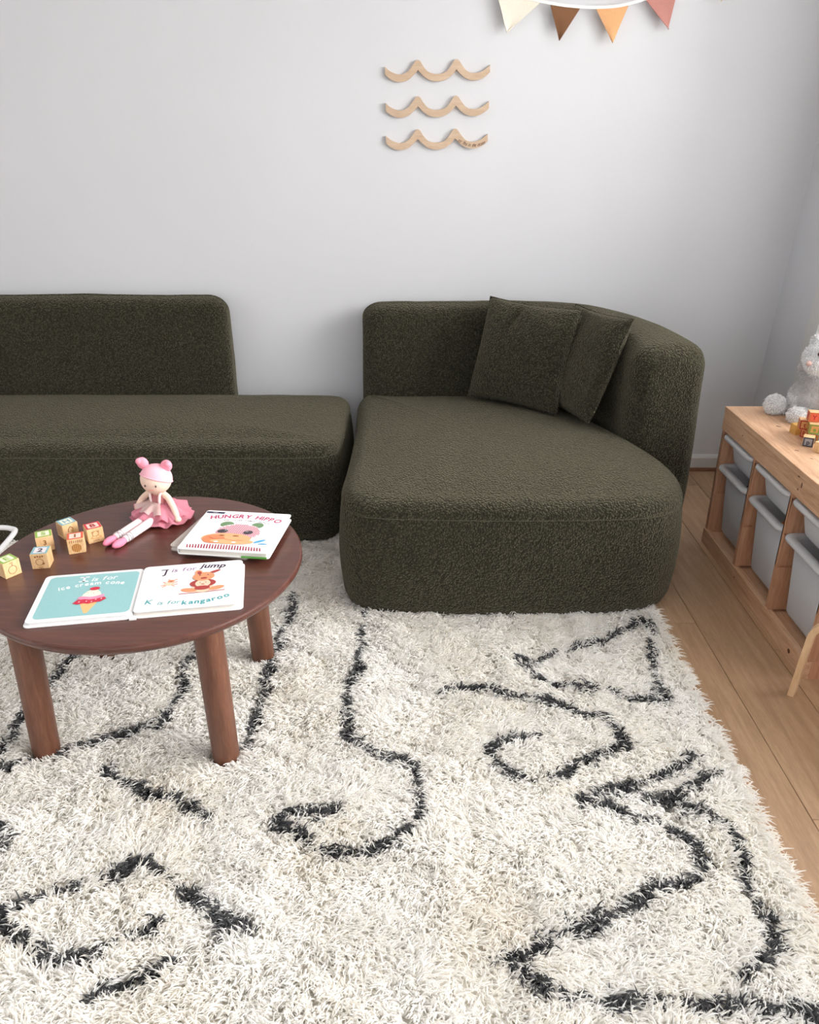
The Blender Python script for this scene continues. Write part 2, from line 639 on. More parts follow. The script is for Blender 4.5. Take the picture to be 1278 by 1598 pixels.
def hair_object(name, pos, sizes, radii, attrs, mat, parent=None):
    """pos: (N,3) points; sizes: points per strand; radii per point; attrs: per-strand floats"""
    hc = bpy.data.hair_curves.new(name)
    hc.add_curves([int(s) for s in sizes])
    hc.attributes['position'].data.foreach_set('vector', np.ascontiguousarray(pos, np.float32).ravel())
    ra = hc.attributes.get('radius') or hc.attributes.new('radius', 'FLOAT', 'POINT')
    ra.data.foreach_set('value', np.ascontiguousarray(radii, np.float32).ravel())
    for k, v in attrs.items():
        a = hc.attributes.new(k, 'FLOAT', 'CURVE')
        a.data.foreach_set('value', np.ascontiguousarray(v, np.float32).ravel())
    hc.materials.append(mat)
    o = bpy.data.objects.new(name, hc)
    COL.objects.link(o)
    if parent:
        o.parent = parent
    return o

# ------------------------------------------------------------------ the room
WY = 3.545          # back wall
XL, XR, YF, ZC = -3.3, 1.605, -1.65, 2.62


def struct(name, bm, mat, parent=None):
    o = obj(name, bm, mat, parent)
    if parent is None:
        o['kind'] = 'structure'
    return o


bm = bmesh.new()
box(bm, XL - 0.15, XR + 0.3, WY, WY + 0.15, -0.1, ZC + 0.1)
struct('wall_back', bm, M['wall'])
bm = bmesh.new()
for y0, y1, z0, z1 in ((YF - 0.15, -0.15, -0.1, ZC + 0.1), (2.05, WY, -0.1, ZC + 0.1), (-0.15, 2.05, 2.3, ZC + 0.1), (-0.15, 2.05, -0.1, -0.001)):
    box(bm, XL - 0.15, XL, y0, y1, z0, z1)   # wide opening to the hall
struct('wall_left', bm, M['wall'])
bm = bmesh.new()
box(bm, XL - 0.15, XR + 0.3, YF - 0.15, WY + 0.15, ZC, ZC + 0.1)
struct('ceiling', bm, M['ceiling'])


def lean(z):          # the right wall leans outward a little towards the top
    return XR + 0.052 * (z - 0.33)


def leaned_box(bm, y0, y1, z0, z1, off0=0.0, off1=0.12):
    vs = [bm.verts.new((lean(z) + o, y, z)) for o in (off0, off1) for y in (y0, y1) for z in (z0, z1)]
    for f in [(0, 1, 3, 2), (4, 6, 7, 5), (0, 4, 5, 1), (2, 3, 7, 6), (0, 2, 6, 4), (1, 5, 7, 3)]:
        bm.faces.new([vs[i] for i in f])


WIN = (-0.15, 3.12, 0.08, 2.40)      # side window opening: y0, y1, z0, z1
bm = bmesh.new()
leaned_box(bm, WIN[1], WY, 0, ZC)
leaned_box(bm, YF - 0.15, WIN[0], 0, ZC)
leaned_box(bm, WIN[0], WIN[1], 0, WIN[2])
leaned_box(bm, WIN[0], WIN[1], WIN[3], ZC)
struct('wall_right', bm, M['wall'])
# side window: casing, sash and pane
bm = bmesh.new()
leaned_box(bm, WIN[1] + 0.002, WIN[1] + 0.085, 0.0, WIN[3] + 0.08, -0.018, -0.001)
leaned_box(bm, WIN[0] - 0.085, WIN[0] - 0.002, 0.0, WIN[3] + 0.08, -0.018, -0.001)
leaned_box(bm, WIN[0] - 0.002, WIN[1] + 0.002, WIN[3], WIN[3] + 0.08, -0.018, -0.001)
w1 = struct('window_1', bm, M['trim'])
bm = bmesh.new()
for y0, y1 in ((WIN[0], WIN[0] + 0.05), (1.45, 1.51), (WIN[1] - 0.05, WIN[1])):
    leaned_box(bm, y0, y1, WIN[2], WIN[3], 0.05, 0.09)
leaned_box(bm, WIN[0], WIN[1], WIN[2], WIN[2] + 0.06, 0.05, 0.09)
leaned_box(bm, WIN[0], WIN[1], WIN[3] - 0.06, WIN[3], 0.05, 0.09)
obj('window_sash', bm, M['trim'], w1)
for y0, y1 in ((WIN[0] + 0.05, 1.45), (1.51, WIN[1] - 0.05)):
    bm = bmesh.new()
    leaned_box(bm, y0, y1, WIN[2] + 0.06, WIN[3] - 0.06, 0.068, 0.072)
    obj('window_pane', bm, M['glass'], w1)
# front wall behind the camera with a wide window
bm = bmesh.new()
for x0, x1, z0, z1 in ((XL, -2.1, 0, ZC), (1.4, XR + 0.2, 0, ZC), (-2.1, 1.4, 0, 0.55), (-2.1, 1.4, 2.5, ZC)):
    box(bm, x0, x1, YF - 0.12, YF, z0, z1)
struct('wall_front', bm, M['wall'])

# skirting and shoe moulding at the back wall
bm = bmesh.new()
prof = [(0, 0), (0.016, 0), (0.016, 0.062), (0.012, 0.070), (0.008, 0.076), (0, 0.078)]
for x0, x1 in ((XL, XR),):
    a = [bm.verts.new((x0, WY - p[0], p[1])) for p in prof]
    b = [bm.verts.new((x1, WY - p[0], p[1])) for p in prof]
    for i in range(len(prof)):
        j = (i + 1) % len(prof)
        bm.faces.new((a[i], a[j], b[j], b[i]))
    bm.faces.new(a)
    bm.faces.new(b[::-1])
struct('baseboard_back', bm, M['trim'])
bm = bmesh.new()
box(bm, XL, XR, WY - 0.030, WY - 0.016, 0.0, 0.016, 0.004)
struct('trim_1', bm, M['shoe'])

# floor: every plank a piece of its own
bm = bmesh.new()
box(bm, XL - 0.15, XR + 0.3, YF - 0.15, WY + 0.15, -0.1, -0.012)
floor = struct('floor', bm, M['subfloor'])
PW, PLEN = 0.195, 1.30
pm = {}


def plank_mesh(w, l):
    k = (round(w, 3), round(l, 3))
    if k not in pm:
        b = bmesh.new()
        box(b, 0.0006, w - 0.0006, 0.0006, l - 0.0006, -0.012, 0.0)
        bmesh.ops.recalc_face_normals(b, faces=b.faces[:])
        top = [e for e in b.edges if all(v.co.z > -0.001 for v in e.verts)]
        bmesh.ops.bevel(b, geom=top, offset=0.0012, segments=1, affect='EDGES')
        me = bpy.data.meshes.new('plank')
        b.to_mesh(me)
        b.free()
        me.materials.append(M['plank'])
        pm[k] = me
    return pm[k]


starts = {0: 2.668 - 2 * PLEN, 1: 2.05 - 2 * PLEN, -1: 2.2 - 2 * PLEN}
k0 = int(math.floor((XL - 0.948) / PW))
for k in range(k0, 4):
    x = 0.948 + k * PW
    w = min(PW, XR + 0.02 - x)
    y = starts.get(k, 2.668 - 2 * PLEN + ((k * 0.47) % 1.0) * PLEN) - PLEN
    while y < WY:
        ya, yb = max(y, YF), min(y + PLEN, WY)
        if yb - ya > 0.02:
            o = bpy.data.objects.new('plank', plank_mesh(w, yb - ya))
            o.location = (x, ya, 0)
            o.parent = floor
            COL.objects.link(o)
        y += PLEN

# ------------------------------------------------------------------ sofa
R_OUT = [(-0.215, 3.37), (-0.213, 3.00), (-0.219, 2.60), (-0.226, 2.38), (-0.205, 2.285), (-0.13, 2.225), (0.05, 2.207), (0.33, 2.200),
         (0.62, 2.207), (0.77, 2.228), (0.865, 2.29), (0.908, 2.40), (0.915, 2.53), (0.885, 2.70), (0.80, 2.92), (0.70, 3.12), (0.57, 3.27),
         (0.40, 3.36), (0.20, 3.385), (-0.05, 3.385)]
L_OUT = [(-2.35, 2.75), (-1.9, 2.735), (-1.3, 2.73), (-0.70, 2.73), (-0.42, 2.732), (-0.312, 2.750), (-0.268, 2.82), (-0.260, 3.0),
         (-0.258, 3.25), (-0.268, 3.36), (-0.315, 3.405), (-0.45, 3.415), (-1.0, 3.42), (-1.6, 3.42), (-2.2, 3.40), (-2.42, 3.30), (-2.46, 3.0)]


def seat_mesh(outline, zt, crown, seam_z, belly=0.012, n=220):
    P = resample(catmull(outline, 10, True), n, True)
    area2 = np.sum(P[:, 0] * np.roll(P[:, 1], -1) - np.roll(P[:, 0], -1) * P[:, 1])
    if area2 < 0:
        P = P[::-1]
    T = np.roll(P, -1, 0) - np.roll(P, 1, 0)
    T /= np.linalg.norm(T, axis=1)[:, None]
    Nn = np.stack([T[:, 1], -T[:, 0]], 1)         # outward
    ctr = P.mean(0)
    prof = []
    for t in (0.0, 0.5, 1.0):
        prof.append((0.045 - 0.045 * math.sin(t * PI / 2), 0.012 + 0.045 * (1 - math.cos(t * PI / 2))))
    for z in np.linspace(0.08, seam_z - 0.012, 9):
        f = (z - 0.05) / (seam_z - 0.05)
        prof.append((-belly * math.sin(PI * f), z))
    prof += [(0.001, seam_z - 0.004), (0.0028, seam_z), (0.001, seam_z + 0.004)]
    r = zt - seam_z - 0.006
    for t in np.linspace(0.1, 1.0, 8):
        prof.append((0.075 * (1 - math.cos(t * PI / 2)), seam_z + 0.006 + r * math.sin(t * PI / 2)))
    V = []
    for ins, z in prof:
        q = P - Nn * ins
        V.append(np.c_[q, np.full(n, z)])
    base = P - Nn * 0.075
    for s in (0.94, 0.86, 0.76, 0.64, 0.5, 0.36, 0.2, 0.08):
        q = ctr + (base - ctr) * s
        zz = zt + crown * (1 - s ** 3.2)
        V.append(np.c_[q, np.full(n, zz)])
    V = np.vstack(V)
    rows = len(V) // n
    faces = []
    for i in range(rows - 1):
        for k in range(n):
            a, b = i * n + k, i * n + (k + 1) % n
            faces.append((a, b, b + n, a + n))
    faces.append(tuple(range(n))[::-1])
    faces.append(tuple((rows - 1) * n + k for k in range(n)))
    # slight unevenness of the upholstery
    for i in range(len(V)):
        p = Vector(V[i])
        d = mnoise.noise(p * 3.1) * 0.004 + mnoise.noise(p * 9.0) * 0.0012
        if V[i][2] > 0.05:
            V[i][2] += d
    me = bpy.data.meshes.new('seat')
    me.from_pydata(V.tolist(), [], faces)
    me.update()
    ring = np.c_[P + Nn * 0.0002 - Nn * 0.002, np.full(n, seam_z)]
    return me, ring


def back_mesh(path, halves, z0, tops, rc=0.062, rend=0.085, dents=()):
    """upholstered back swept along a plan path; both ends rounded"""
    P = resample(catmull(path, 14), 400)
    L = np.r_[0, np.cumsum(np.linalg.norm(np.diff(P, axis=0), axis=1))]
    tot = L[-1]
    s_end = [rend * (1 - math.cos(a)) for a in np.linspace(0.12, PI / 2, 8)]
    ss = s_end + list(np.arange(rend + 0.02, tot - rend - 0.01, 0.02)) + [tot - s for s in s_end[::-1]]
    nsec, V = 0, []
    for s in ss:
        half = float(np.interp(s / tot, [h[0] for h in halves], [h[1] for h in halves]))
        p = np.array([np.interp(s, L, P[:, 0]), np.interp(s, L, P[:, 1])])
        q = np.array([np.interp(min(s + 0.02, tot), L, P[:, 0]), np.interp(min(s + 0.02, tot), L, P[:, 1])])
        q0 = np.array([np.interp(max(s - 0.02, 0), L, P[:, 0]), np.interp(max(s - 0.02, 0), L, P[:, 1])])
        t = (q - q0) / np.linalg.norm(q - q0)
        nn = np.array([t[1], -t[0]])
        d = min(s, tot - s)
        ins = rend - math.sqrt(max(0, rend ** 2 - max(0, rend - d) ** 2)) if d < rend else 0.0
        h = half - ins * min(0.9, half / rend * 0.72)
        z1 = float(np.interp(s / tot, [h_[0] for h_ in tops], [h_[1] for h_ in tops]))
        top = z1 - ins * 0.75
        r = min(rc, h * 0.9)
        sec = []
        for z in np.linspace(z0, top - r, 16):
            f = (z - z0) / (top - z0)
            sec.append((-h - 0.010 * math.sin(PI * f), z))
        for a in np.linspace(PI, PI / 2, 7)[1:]:
            sec.append((-h + r + r * math.cos(a), top - r + r * math.sin(a)))
        for x in np.linspace(-h + r, h - r, 6)[1:-1]:
            sec.append((x, top + 0.004))
        for a in np.linspace(PI / 2, 0, 7)[:-1]:
            sec.append((h - r + r * math.cos(a), top - r + r * math.sin(a)))
        for z in np.linspace(top - r, z0, 16):
            f = (z - z0) / (top - z0)
            sec.append((h + 0.010 * math.sin(PI * f), z))
        for x, z in sec:
            c = p + nn * x
            V.append([c[0], c[1], z])
        nsec += 1
    m = len(V) // nsec
    F = []
    for i in range(nsec - 1):
        for k in range(m):
            a, b = i * m + k, i * m + (k + 1) % m
            F.append((a, a + m, b + m, b))
    F.append(tuple(range(m)))
    F.append(tuple((nsec - 1) * m + k for k in range(m))[::-1])
    me = bpy.data.meshes.new('backrest')
    me.from_pydata(V, [], F)
    me.update()
    if True:
        bm_ = bmesh.new()
        bm_.from_mesh(me)
        bmesh.ops.recalc_face_normals(bm_, faces=bm_.faces[:])
        sub = [e for e in bm_.edges]
        if dents:
            bmesh.ops.subdivide_edges(bm_, edges=sub, cuts=1, use_grid_fill=True, smooth=0.0)
        bm_.normal_update()
        for v in bm_.verts:
            w = mnoise.noise(v.co * 4.0) * 0.005 + mnoise.noise(v.co * 11.0) * 0.0015
            off = w
            for (a, b, wid, dep) in dents:
                A, B = Vector(a), Vector(b)
                ab = B - A
                tt = max(0, min(1, (v.co - A).dot(ab) / ab.length_squared))
                dd = (v.co - (A + ab * tt)).length
                fade = math.sin(PI * (0.12 + 0.76 * tt))
                off -= dep * fade * math.exp(-(dd / wid) ** 2)
            v.co += v.normal * off
        bm_.to_mesh(me)
        bm_.free()
    return me


def sofa(name, label, outline, zt, crown, seam_z, path, half, zb, dents=()):
    root = empty(name, (outline[0][0], outline[0][1], 0), 0, label, 'sofa', 'modules of the olive boucle sofa')
    inv = Matrix.Translation((-outline[0][0], -outline[0][1], 0))
    me, ring = seat_mesh(outline, zt, crown, seam_z)
    me.transform(inv)
    st = link_mesh('seat', me, M['boucle'], root, True)
    b2 = bmesh.new()
    tube(b2, [tuple(r) for r in ring] + [tuple(ring[0])], 0.0011, 5, False)
    b2.transform(inv)
    obj('seam', b2, M['seam'], root, True)
    me = back_mesh(path, half, 0.014, zb, dents=dents)
    me.transform(inv)
    link_mesh('backrest', me, M['boucle'], root, True)
    return root


R_PATH = [(-0.205, 3.448), (0.05, 3.448), (0.28, 3.448), (0.50, 3.432), (0.68, 3.37), (0.81, 3.26), (0.890, 3.11), (0.935, 2.95), (0.955, 2.78)]
sofa('sofa_chaise', 'dark olive boucle sofa chaise with a curved corner backrest and two cushions on it', R_OUT, 0.432, 0.026, 0.375,
     R_PATH, [(0, 0.080), (0.45, 0.080), (0.62, 0.108), (1.0, 0.140)], [(0, 0.812), (0.6, 0.815), (0.8, 0.795), (1.0, 0.765)],
     dents=[((0.815, 2.80, 0.755), (0.825, 2.74, 0.63), 0.012, 0.011), ((0.87, 2.76, 0.76), (0.89, 2.70, 0.66), 0.012, 0.010),
            ((0.79, 2.95, 0.74), (0.80, 2.90, 0.62), 0.016, 0.007)])
L_PATH = [(-2.40, 2.90), (-2.36, 3.16), (-2.18, 3.38), (-1.95, 3.462), (-1.60, 3.47), (-1.2, 3.47), (-0.785, 3.47)]
sofa('sofa_daybed', 'long dark olive boucle sofa section with a straight backrest ending short of an open seat', L_OUT, 0.428, 0.032, 0.375,
     L_PATH, [(0, 0.11), (0.4, 0.058), (1, 0.058)], [(0, 0.838), (1, 0.838)],
     dents=[((-0.84, 3.40, 0.78), (-0.83, 3.395, 0.60), 0.010, 0.006), ((-0.815, 3.40, 0.74), (-0.80, 3.40, 0.5), 0.008, 0.005)])


def pillow(name, label, size, thick, ctr, yaw, tilt, roll, pinch=()):
    n = 36
    V, F = [], []
    for side in (1, -1):
        for i in range(n + 1):
            for k in range(n + 1):
                u, v = 2 * i / n - 1, 2 * k / n - 1
                e = (1 - abs(u) ** 2.6) * (1 - abs(v) ** 2.6)
                t = thick * 0.5 * max(e, 0) ** 0.42
                # edges draw in between the corners
                x = u * (1 - 0.055 * (1 - v * v) * abs(u)) * size / 2
                y = v * (1 - 0.055 * (1 - u * u) * abs(v)) * size / 2
                z = side * t
                if side > 0:
                    for (a, b, wid, dep) in pinch:
                        A, B = np.array(a), np.array(b)
                        p = np.array([u, v])
                        tt = np.clip(np.dot(p - A, B - A) / np.dot(B - A, B - A), 0, 1)
                        dd = np.linalg.norm(p - A - (B - A) * tt)
                        z -= dep * math.exp(-(dd / wid) ** 2) * math.sin(PI * (0.15 + 0.75 * tt))
                z += mnoise.noise(Vector((u * 1.7, v * 1.7, side * 3.0 + size))) * 0.006 * min(1, e * 3)
                V.append((x, y, z))
    m = (n + 1) ** 2
    for s in (0, 1):
        for i in range(n):
            for k in range(n):
                a = s * m + i * (n + 1) + k
                q = (a, a + n + 1, a + n + 2, a + 1)
                F.append(q if s == 0 else q[::-1])
    me = bpy.data.meshes.new(name)
    me.from_pydata(V, [], F)
    b = bmesh.new()
    b.from_mesh(me)
    bmesh.ops.remove_doubles(b, verts=b.verts[:], dist=0.0004)
    b.to_mesh(me)
    b.free()
    cy, sy = math.cos(yaw), math.sin(yaw)
    ex, nn, up0 = Vector((cy, sy, 0)), Vector((sy, -cy, 0)), Vector((0, 0, 1))
    up = up0 * math.cos(tilt) - nn * math.sin(tilt)
    e1 = ex * math.cos(roll) + up * math.sin(roll)
    e2 = -ex * math.sin(roll) + up * math.cos(roll)
    e3 = e1.cross(e2)
    R = Matrix((e1, e2, e3)).transposed().to_4x4()
    base = Vector(ctr) - e2 * size / 2
    root = empty(name, base, 0, label, 'cushion', 'square cushions on the chaise')
    me.transform(Matrix.Translation(Vector(ctr) - base) @ R)
    c = link_mesh('cushion_cover', me, M['boucle'], root, True)
    b = bmesh.new()
    pts = []
    for u, v in [(t, -1) for t in np.linspace(-1, 1, 20)] + [(1, t) for t in np.linspace(-1, 1, 20)[1:]] + \
                [(t, 1) for t in np.linspace(1, -1, 20)[1:]] + [(-1, t) for t in np.linspace(1, -1, 20)[1:]]:
        pts.append((u * (1 - 0.055 * (1 - v * v) * abs(u)) * size / 2, v * (1 - 0.055 * (1 - u * u) * abs(v)) * size / 2, 0))
    tube(b, pts, 0.0028, 6, False)
    b.transform(Matrix.Translation(Vector(ctr) - base) @ R)
    obj('edge_seam', b, M['boucle'], root, True)
    return root


pillow('throw_cushion', 'square olive boucle cushion in front with a creased top edge', 0.42, 0.145, (0.462, 3.185, 0.652), -0.63, 0.35, -0.018,
       pinch=[((-0.12, 0.92), (-0.28, 0.45), 0.05, 0.016)])
pillow('throw_cushion', 'olive boucle cushion tucked behind the creased one against the sofa corner', 0.414, 0.115, (0.684, 3.080, 0.650), -1.26, 0.385, 0.046)

# ------------------------------------------------------------------ shaggy rug
RX0, RX1, RY0, RY1 = -1.55, 0.815, 0.70, 2.92
rug = empty('shag_rug', (RX0, RY0, 0), 0, 'cream shaggy wool rug with dark grey abstract lines on the oak floor', 'rug')
bm = bmesh.new()
box(bm, 0, RX1 - RX0, 0, RY1 - RY0, 0.0005, 0.008)
obj('rug_backing', bm, M['backing'], rug)

RUG_LINES = [
    [(-0.146,2.202),(-0.142,2.055),(-0.151,1.923),(-0.162,1.803),(-0.166,1.68),(-0.15,1.617),(-0.121,1.581),(-0.064,1.564),(-0.007,1.541),(0.021,1.512),(0.033,1.457),(0.032,1.376),(0.024,1.328),(-0.013,1.297),(-0.056,1.273),(-0.112,1.256),(-0.168,1.252),(-0.212,1.264),(-0.251,1.291),(-0.291,1.319),(-0.313,1.347),(-0.291,1.366),(-0.247,1.376),(-0.179,1.372)],
    [(-0.401,2.344),(-0.399,2.202),(-0.408,2.09),(-0.412,1.987),(-0.413,1.892),(-0.413,1.803),(-0.415,1.693),(-0.416,1.581)],
    [(-0.659,2.055),(-0.666,1.971),(-0.665,1.907),(-0.65,1.832),(-0.667,1.774),(-0.661,1.72),(-0.668,1.675),(-0.718,1.66),(-0.795,1.634),(-0.856,1.593),(-0.9,1.557),(-0.983,1.523),(-1.02,1.501),(-1.1,1.468)],
    [(-1.031,1.994),(-1.037,1.923),(-1.044,1.846),(-1.05,1.693),(-1.05,1.617),(-1.055,1.574),(-1.084,1.501)],
    [(-0.751,1.505),(-0.691,1.468),(-0.631,1.426),(-0.588,1.41),(-0.544,1.39),(-0.477,1.36)],
    [(-1.012,1.356),(-0.937,1.322),(-0.906,1.295),(-0.908,1.261),(-0.945,1.222)],
    [(-0.829,1.099),(-0.802,1.118),(-0.765,1.141),(-0.728,1.165),(-0.683,1.172),(-0.643,1.193),(-0.608,1.213),(-0.582,1.217),(-0.527,1.197),(-0.471,1.165),(-0.415,1.126),(-0.374,1.089),(-0.318,1.067),(-0.353,1.051),(-0.392,1.026),(-0.417,1.002),(-0.46,0.98),(-0.504,0.964),(-0.548,0.951),(-0.576,0.93)],
    [(-0.829,1.099),(-0.785,1.053),(-0.728,1.023),(-0.669,0.985),(-0.642,0.995),(-0.606,1.015),(-0.581,1.033),(-0.55,1.053),(-0.517,1.067),(-0.509,1.085)],
    [(0.776,2.183),(0.763,2.073),(0.744,1.971),(0.727,1.876),(0.717,1.797),(0.718,1.769),(0.665,1.774),(0.601,1.797),(0.534,1.826),(0.463,1.84),(0.395,1.876),(0.354,1.917),(0.341,1.964),(0.388,1.955),(0.443,1.997),(0.497,2.021),(0.56,2.038),(0.63,2.083),(0.691,2.127),(0.76,2.194)],
    [(0.093,1.817),(0.149,1.826),(0.195,1.832),(0.247,1.803),(0.31,1.797),(0.363,1.783),(0.421,1.755),(0.476,1.72),(0.528,1.714),(0.553,1.693),(0.549,1.642),(0.554,1.593),(0.512,1.569),(0.466,1.546),(0.411,1.512),(0.358,1.485),(0.31,1.479),(0.264,1.49),(0.236,1.523),(0.202,1.557),(0.192,1.576),(0.244,1.6),(0.287,1.612),(0.342,1.642)],
    [(0.717,1.546),(0.658,1.512),(0.603,1.485),(0.551,1.464),(0.497,1.436),(0.454,1.416),(0.414,1.406),(0.457,1.392),(0.498,1.376),(0.537,1.353),(0.585,1.337),(0.62,1.309),(0.648,1.282),(0.647,1.238),(0.646,1.205),(0.61,1.189),(0.556,1.169),(0.503,1.149),(0.452,1.13),(0.398,1.096),(0.347,1.067),(0.285,1.044),(0.245,1.026),(0.18,1.003),(0.178,0.99),(0.213,0.971),(0.252,0.952),(0.284,0.93),(0.313,0.928),(0.376,0.921),(0.412,0.924),(0.459,0.924),(0.498,0.918),(0.554,0.913),(0.61,0.904),(0.668,0.904),(0.714,0.904),(0.725,0.878),(0.718,0.84)],
    [(0.752,1.49),(0.69,1.457),(0.634,1.426),(0.568,1.412),(0.623,1.392),(0.648,1.372),(0.689,1.362),(0.728,1.337),(0.73,1.291),(0.725,1.238),(0.723,1.197),(0.723,1.157),(0.722,1.111),(0.724,1.067),(0.718,1.04),(0.689,1.013),(0.653,0.986),(0.613,0.961)],
]

LEGS = [(-0.936, 1.574), (-0.468, 1.553), (-0.446, 1.985), (-0.930, 2.005)]


def inside(poly, x, y):
    p = np.asarray(poly)
    r = np.zeros(len(x), bool)
    j = len(p) - 1
    for i in range(len(p)):
        c = ((p[i, 1] > y) != (p[j, 1] > y)) & (x < (p[j, 0] - p[i, 0]) * (y - p[i, 1]) / (p[j, 1] - p[i, 1] + 1e-12) + p[i, 0])
        r ^= c
        j = i
    return r


def wave_noise(x, y, freq, seed, k=9):
    g = np.random.default_rng(seed)
    out = np.zeros_like(x)
    for _ in range(k):
        a, ph, f = g.uniform(0, 2 * PI), g.uniform(0, 2 * PI), freq * g.uniform(0.55, 1.5)
        out += np.sin((x * math.cos(a) + y * math.sin(a)) * f * 2 * PI + ph)
    return out / math.sqrt(k / 2)


sp = 0.0112
gx, gy = np.meshgrid(np.arange(RX0, RX1, sp), np.arange(RY0, RY1, sp))
tx = (gx + rng.uniform(-0.5, 0.5, gx.shape) * sp).ravel()
ty = (gy + rng.uniform(-0.5, 0.5, gy.shape) * sp).ravel()
keep = (tx < RX1) & (ty > RY0) & (ty < RY1)
rc_ = resample(catmull(R_OUT, 10, True), 160, True)
lc_ = resample(catmull(L_OUT, 10, True), 160, True)


def shrink(P, d):
    c = P.mean(0)
    v = P - c
    return c + v * (1 - d / np.linalg.norm(v, axis=1))[:, None]


keep &= ~inside(shrink(rc_, 0.025), tx, ty) & ~inside(shrink(lc_, 0.03), tx, ty)
for lx, ly in LEGS:
    keep &= (tx - lx) ** 2 + (ty - ly) ** 2 > 0.037 ** 2
# what the picture can show: skip pile far outside the view
keep &= np.abs(tx) < 0.30 + 0.62 * ty
tx, ty = tx[keep], ty[keep]
nt = len(tx)
# distance to the dark lines
dist = np.full(nt, 9.0)
wid = np.zeros(nt)
for li, line in enumerate(RUG_LINES):
    Pn = np.array(line)
    for a, b in zip(Pn[:-1], Pn[1:]):
        ab = b - a
        t = np.clip(((tx - a[0]) * ab[0] + (ty - a[1]) * ab[1]) / (ab @ ab + 1e-12), 0, 1)
        d = np.hypot(tx - a[0] - ab[0] * t, ty - a[1] - ab[1] * t)
        dist = np.minimum(dist, d)
hw = 0.0110 + 0.0035 * wave_noise(tx, ty, 9.0, 5) + rng.normal(0, 0.0018, nt)
t_dark = dist < hw
flow = -PI / 2 + 0.95 * wave_noise(tx, ty, 1.6, 11) + 0.7 * wave_noise(tx, ty, 7.0, 12) + rng.normal(0, 0.55, nt)
edge = np.clip((tx - (RX1 - 0.035)) / 0.035, 0, 1)
flow = flow * (1 - edge) + (rng.normal(-0.25, 0.5, nt)) * edge
hgt = 0.026 * (1 + 0.16 * wave_noise(tx, ty, 3.5, 21) + 0.10 * wave_noise(tx, ty, 11.0, 22))
hgt = np.clip(hgt, 0.014, 0.042)
NS = 8
N = nt * NS
T = np.repeat(np.arange(nt), NS)
ang = flow[T] + rng.normal(0, 0.55, N)
ln = (0.034 + rng.normal(0, 0.005, N)) * np.where(t_dark[T], 0.92, 1.0)
leanv = np.clip(0.62 + rng.normal(0, 0.2, N) + 0.25 * edge[T], 0.15, 1.05)
h = np.clip(hgt[T] * (1 + rng.normal(0, 0.16, N)), 0.010, 0.045)
root = np.stack([tx[T] + rng.normal(0, 0.0026, N), ty[T] + rng.normal(0, 0.0026, N), np.full(N, 0.006)], 1)
dx, dy = np.cos(ang), np.sin(ang)
ca = rng.normal(0, 0.35, N)
pts = np.zeros((N, 4, 3), np.float32)
for i, t in enumerate((0.0, 0.36, 0.70, 1.0)):
    out = ln * leanv * t ** 1.55
    up = h * (1 - (1 - t) ** 1.7) * (1.0 - 0.22 * t ** 3 * leanv)
    side = ca * 0.010 * t * t
    pts[:, i, 0] = root[:, 0] + dx * out - dy * side
    pts[:, i, 1] = root[:, 1] + dy * out + dx * side
    pts[:, i, 2] = root[:, 2] + up
rr = (0.00165 + rng.normal(0, 0.00028, N)).clip(0.0008)
rad = np.stack([rr * 0.9, rr * 1.1, rr * 0.85, rr * 0.18], 1)
tone = np.clip(0.55 + 0.10 * wave_noise(tx, ty, 2.2, 31)[T] + rng.normal(0, 0.24, N), 0, 1)
dk = np.where(t_dark[T], 1.0, 0.0)
dk[(rng.uniform(0, 1, N) < 0.07) & (dist[T] < hw[T] + 0.004)] = 1.0
dk[(rng.uniform(0, 1, N) < 0.06) & t_dark[T]] = 0.0
pts[:, :, 0] -= RX0
pts[:, :, 1] -= RY0
po = hair_object('rug_pile', pts.reshape(-1, 3), np.full(N, 4), rad.ravel(), dict(dark=dk, tone=tone), M['pile'], rug)
po['kind'] = 'stuff'
print('rug strands', N)

# ------------------------------------------------------------------ round table
TZ = 0.47
TC = (-0.676, 1.786)
TR = 0.396
table = empty('coffee_table', (TC[0], TC[1], 0.008), 0, 'round walnut coffee table with four thick round legs standing on the shaggy rug', 'table')
bm = bmesh.new()
prof = [(0.0, -0.008), (TR - 0.016, -0.008), (TR - 0.008, -0.0295 + 0.0245), (TR - 0.0015, 0.003), (TR, 0.008), (TR, 0.0125), (TR - 0.0015, 0.0165), (TR - 0.005, 0.0185), (0.0, 0.0185)]
prof = [(r, z + TZ - 0.0185 - 0.008) for r, z in prof]
seg = 128
rings = []
for r, z in prof[1:-1]:
    rings.append([bm.verts.new((r * math.cos(2 * PI * k / seg), r * math.sin(2 * PI * k / seg), z)) for k in range(seg)])
for a, b in zip(rings[:-1], rings[1:]):
    for k in range(seg):
        bm.faces.new((a[k], a[(k + 1) % seg], b[(k + 1) % seg], b[k]))
bm.faces.new(rings[0][::-1])
bm.faces.new(rings[-1])
obj('tabletop', bm, M['walnut'], table)
for lx, ly in LEGS:
    bm = bmesh.new()
    dx_, dy_ = lx - TC[0], ly - TC[1]
    zt = TZ - 0.0345
    s = 0.955
    tube(bm, [(dx_, dy_, 0.0), (dx_, dy_, 0.004), (dx_ * s, dy_ * s, zt - 0.004), (dx_ * s, dy_ * s, zt)], [0.031, 0.0335, 0.036, 0.036], 28)
    lg = obj('leg', bm, M['walnut_leg'], table)
    for p in lg.data.polygons:
        p.use_smooth = len(p.vertices) == 4

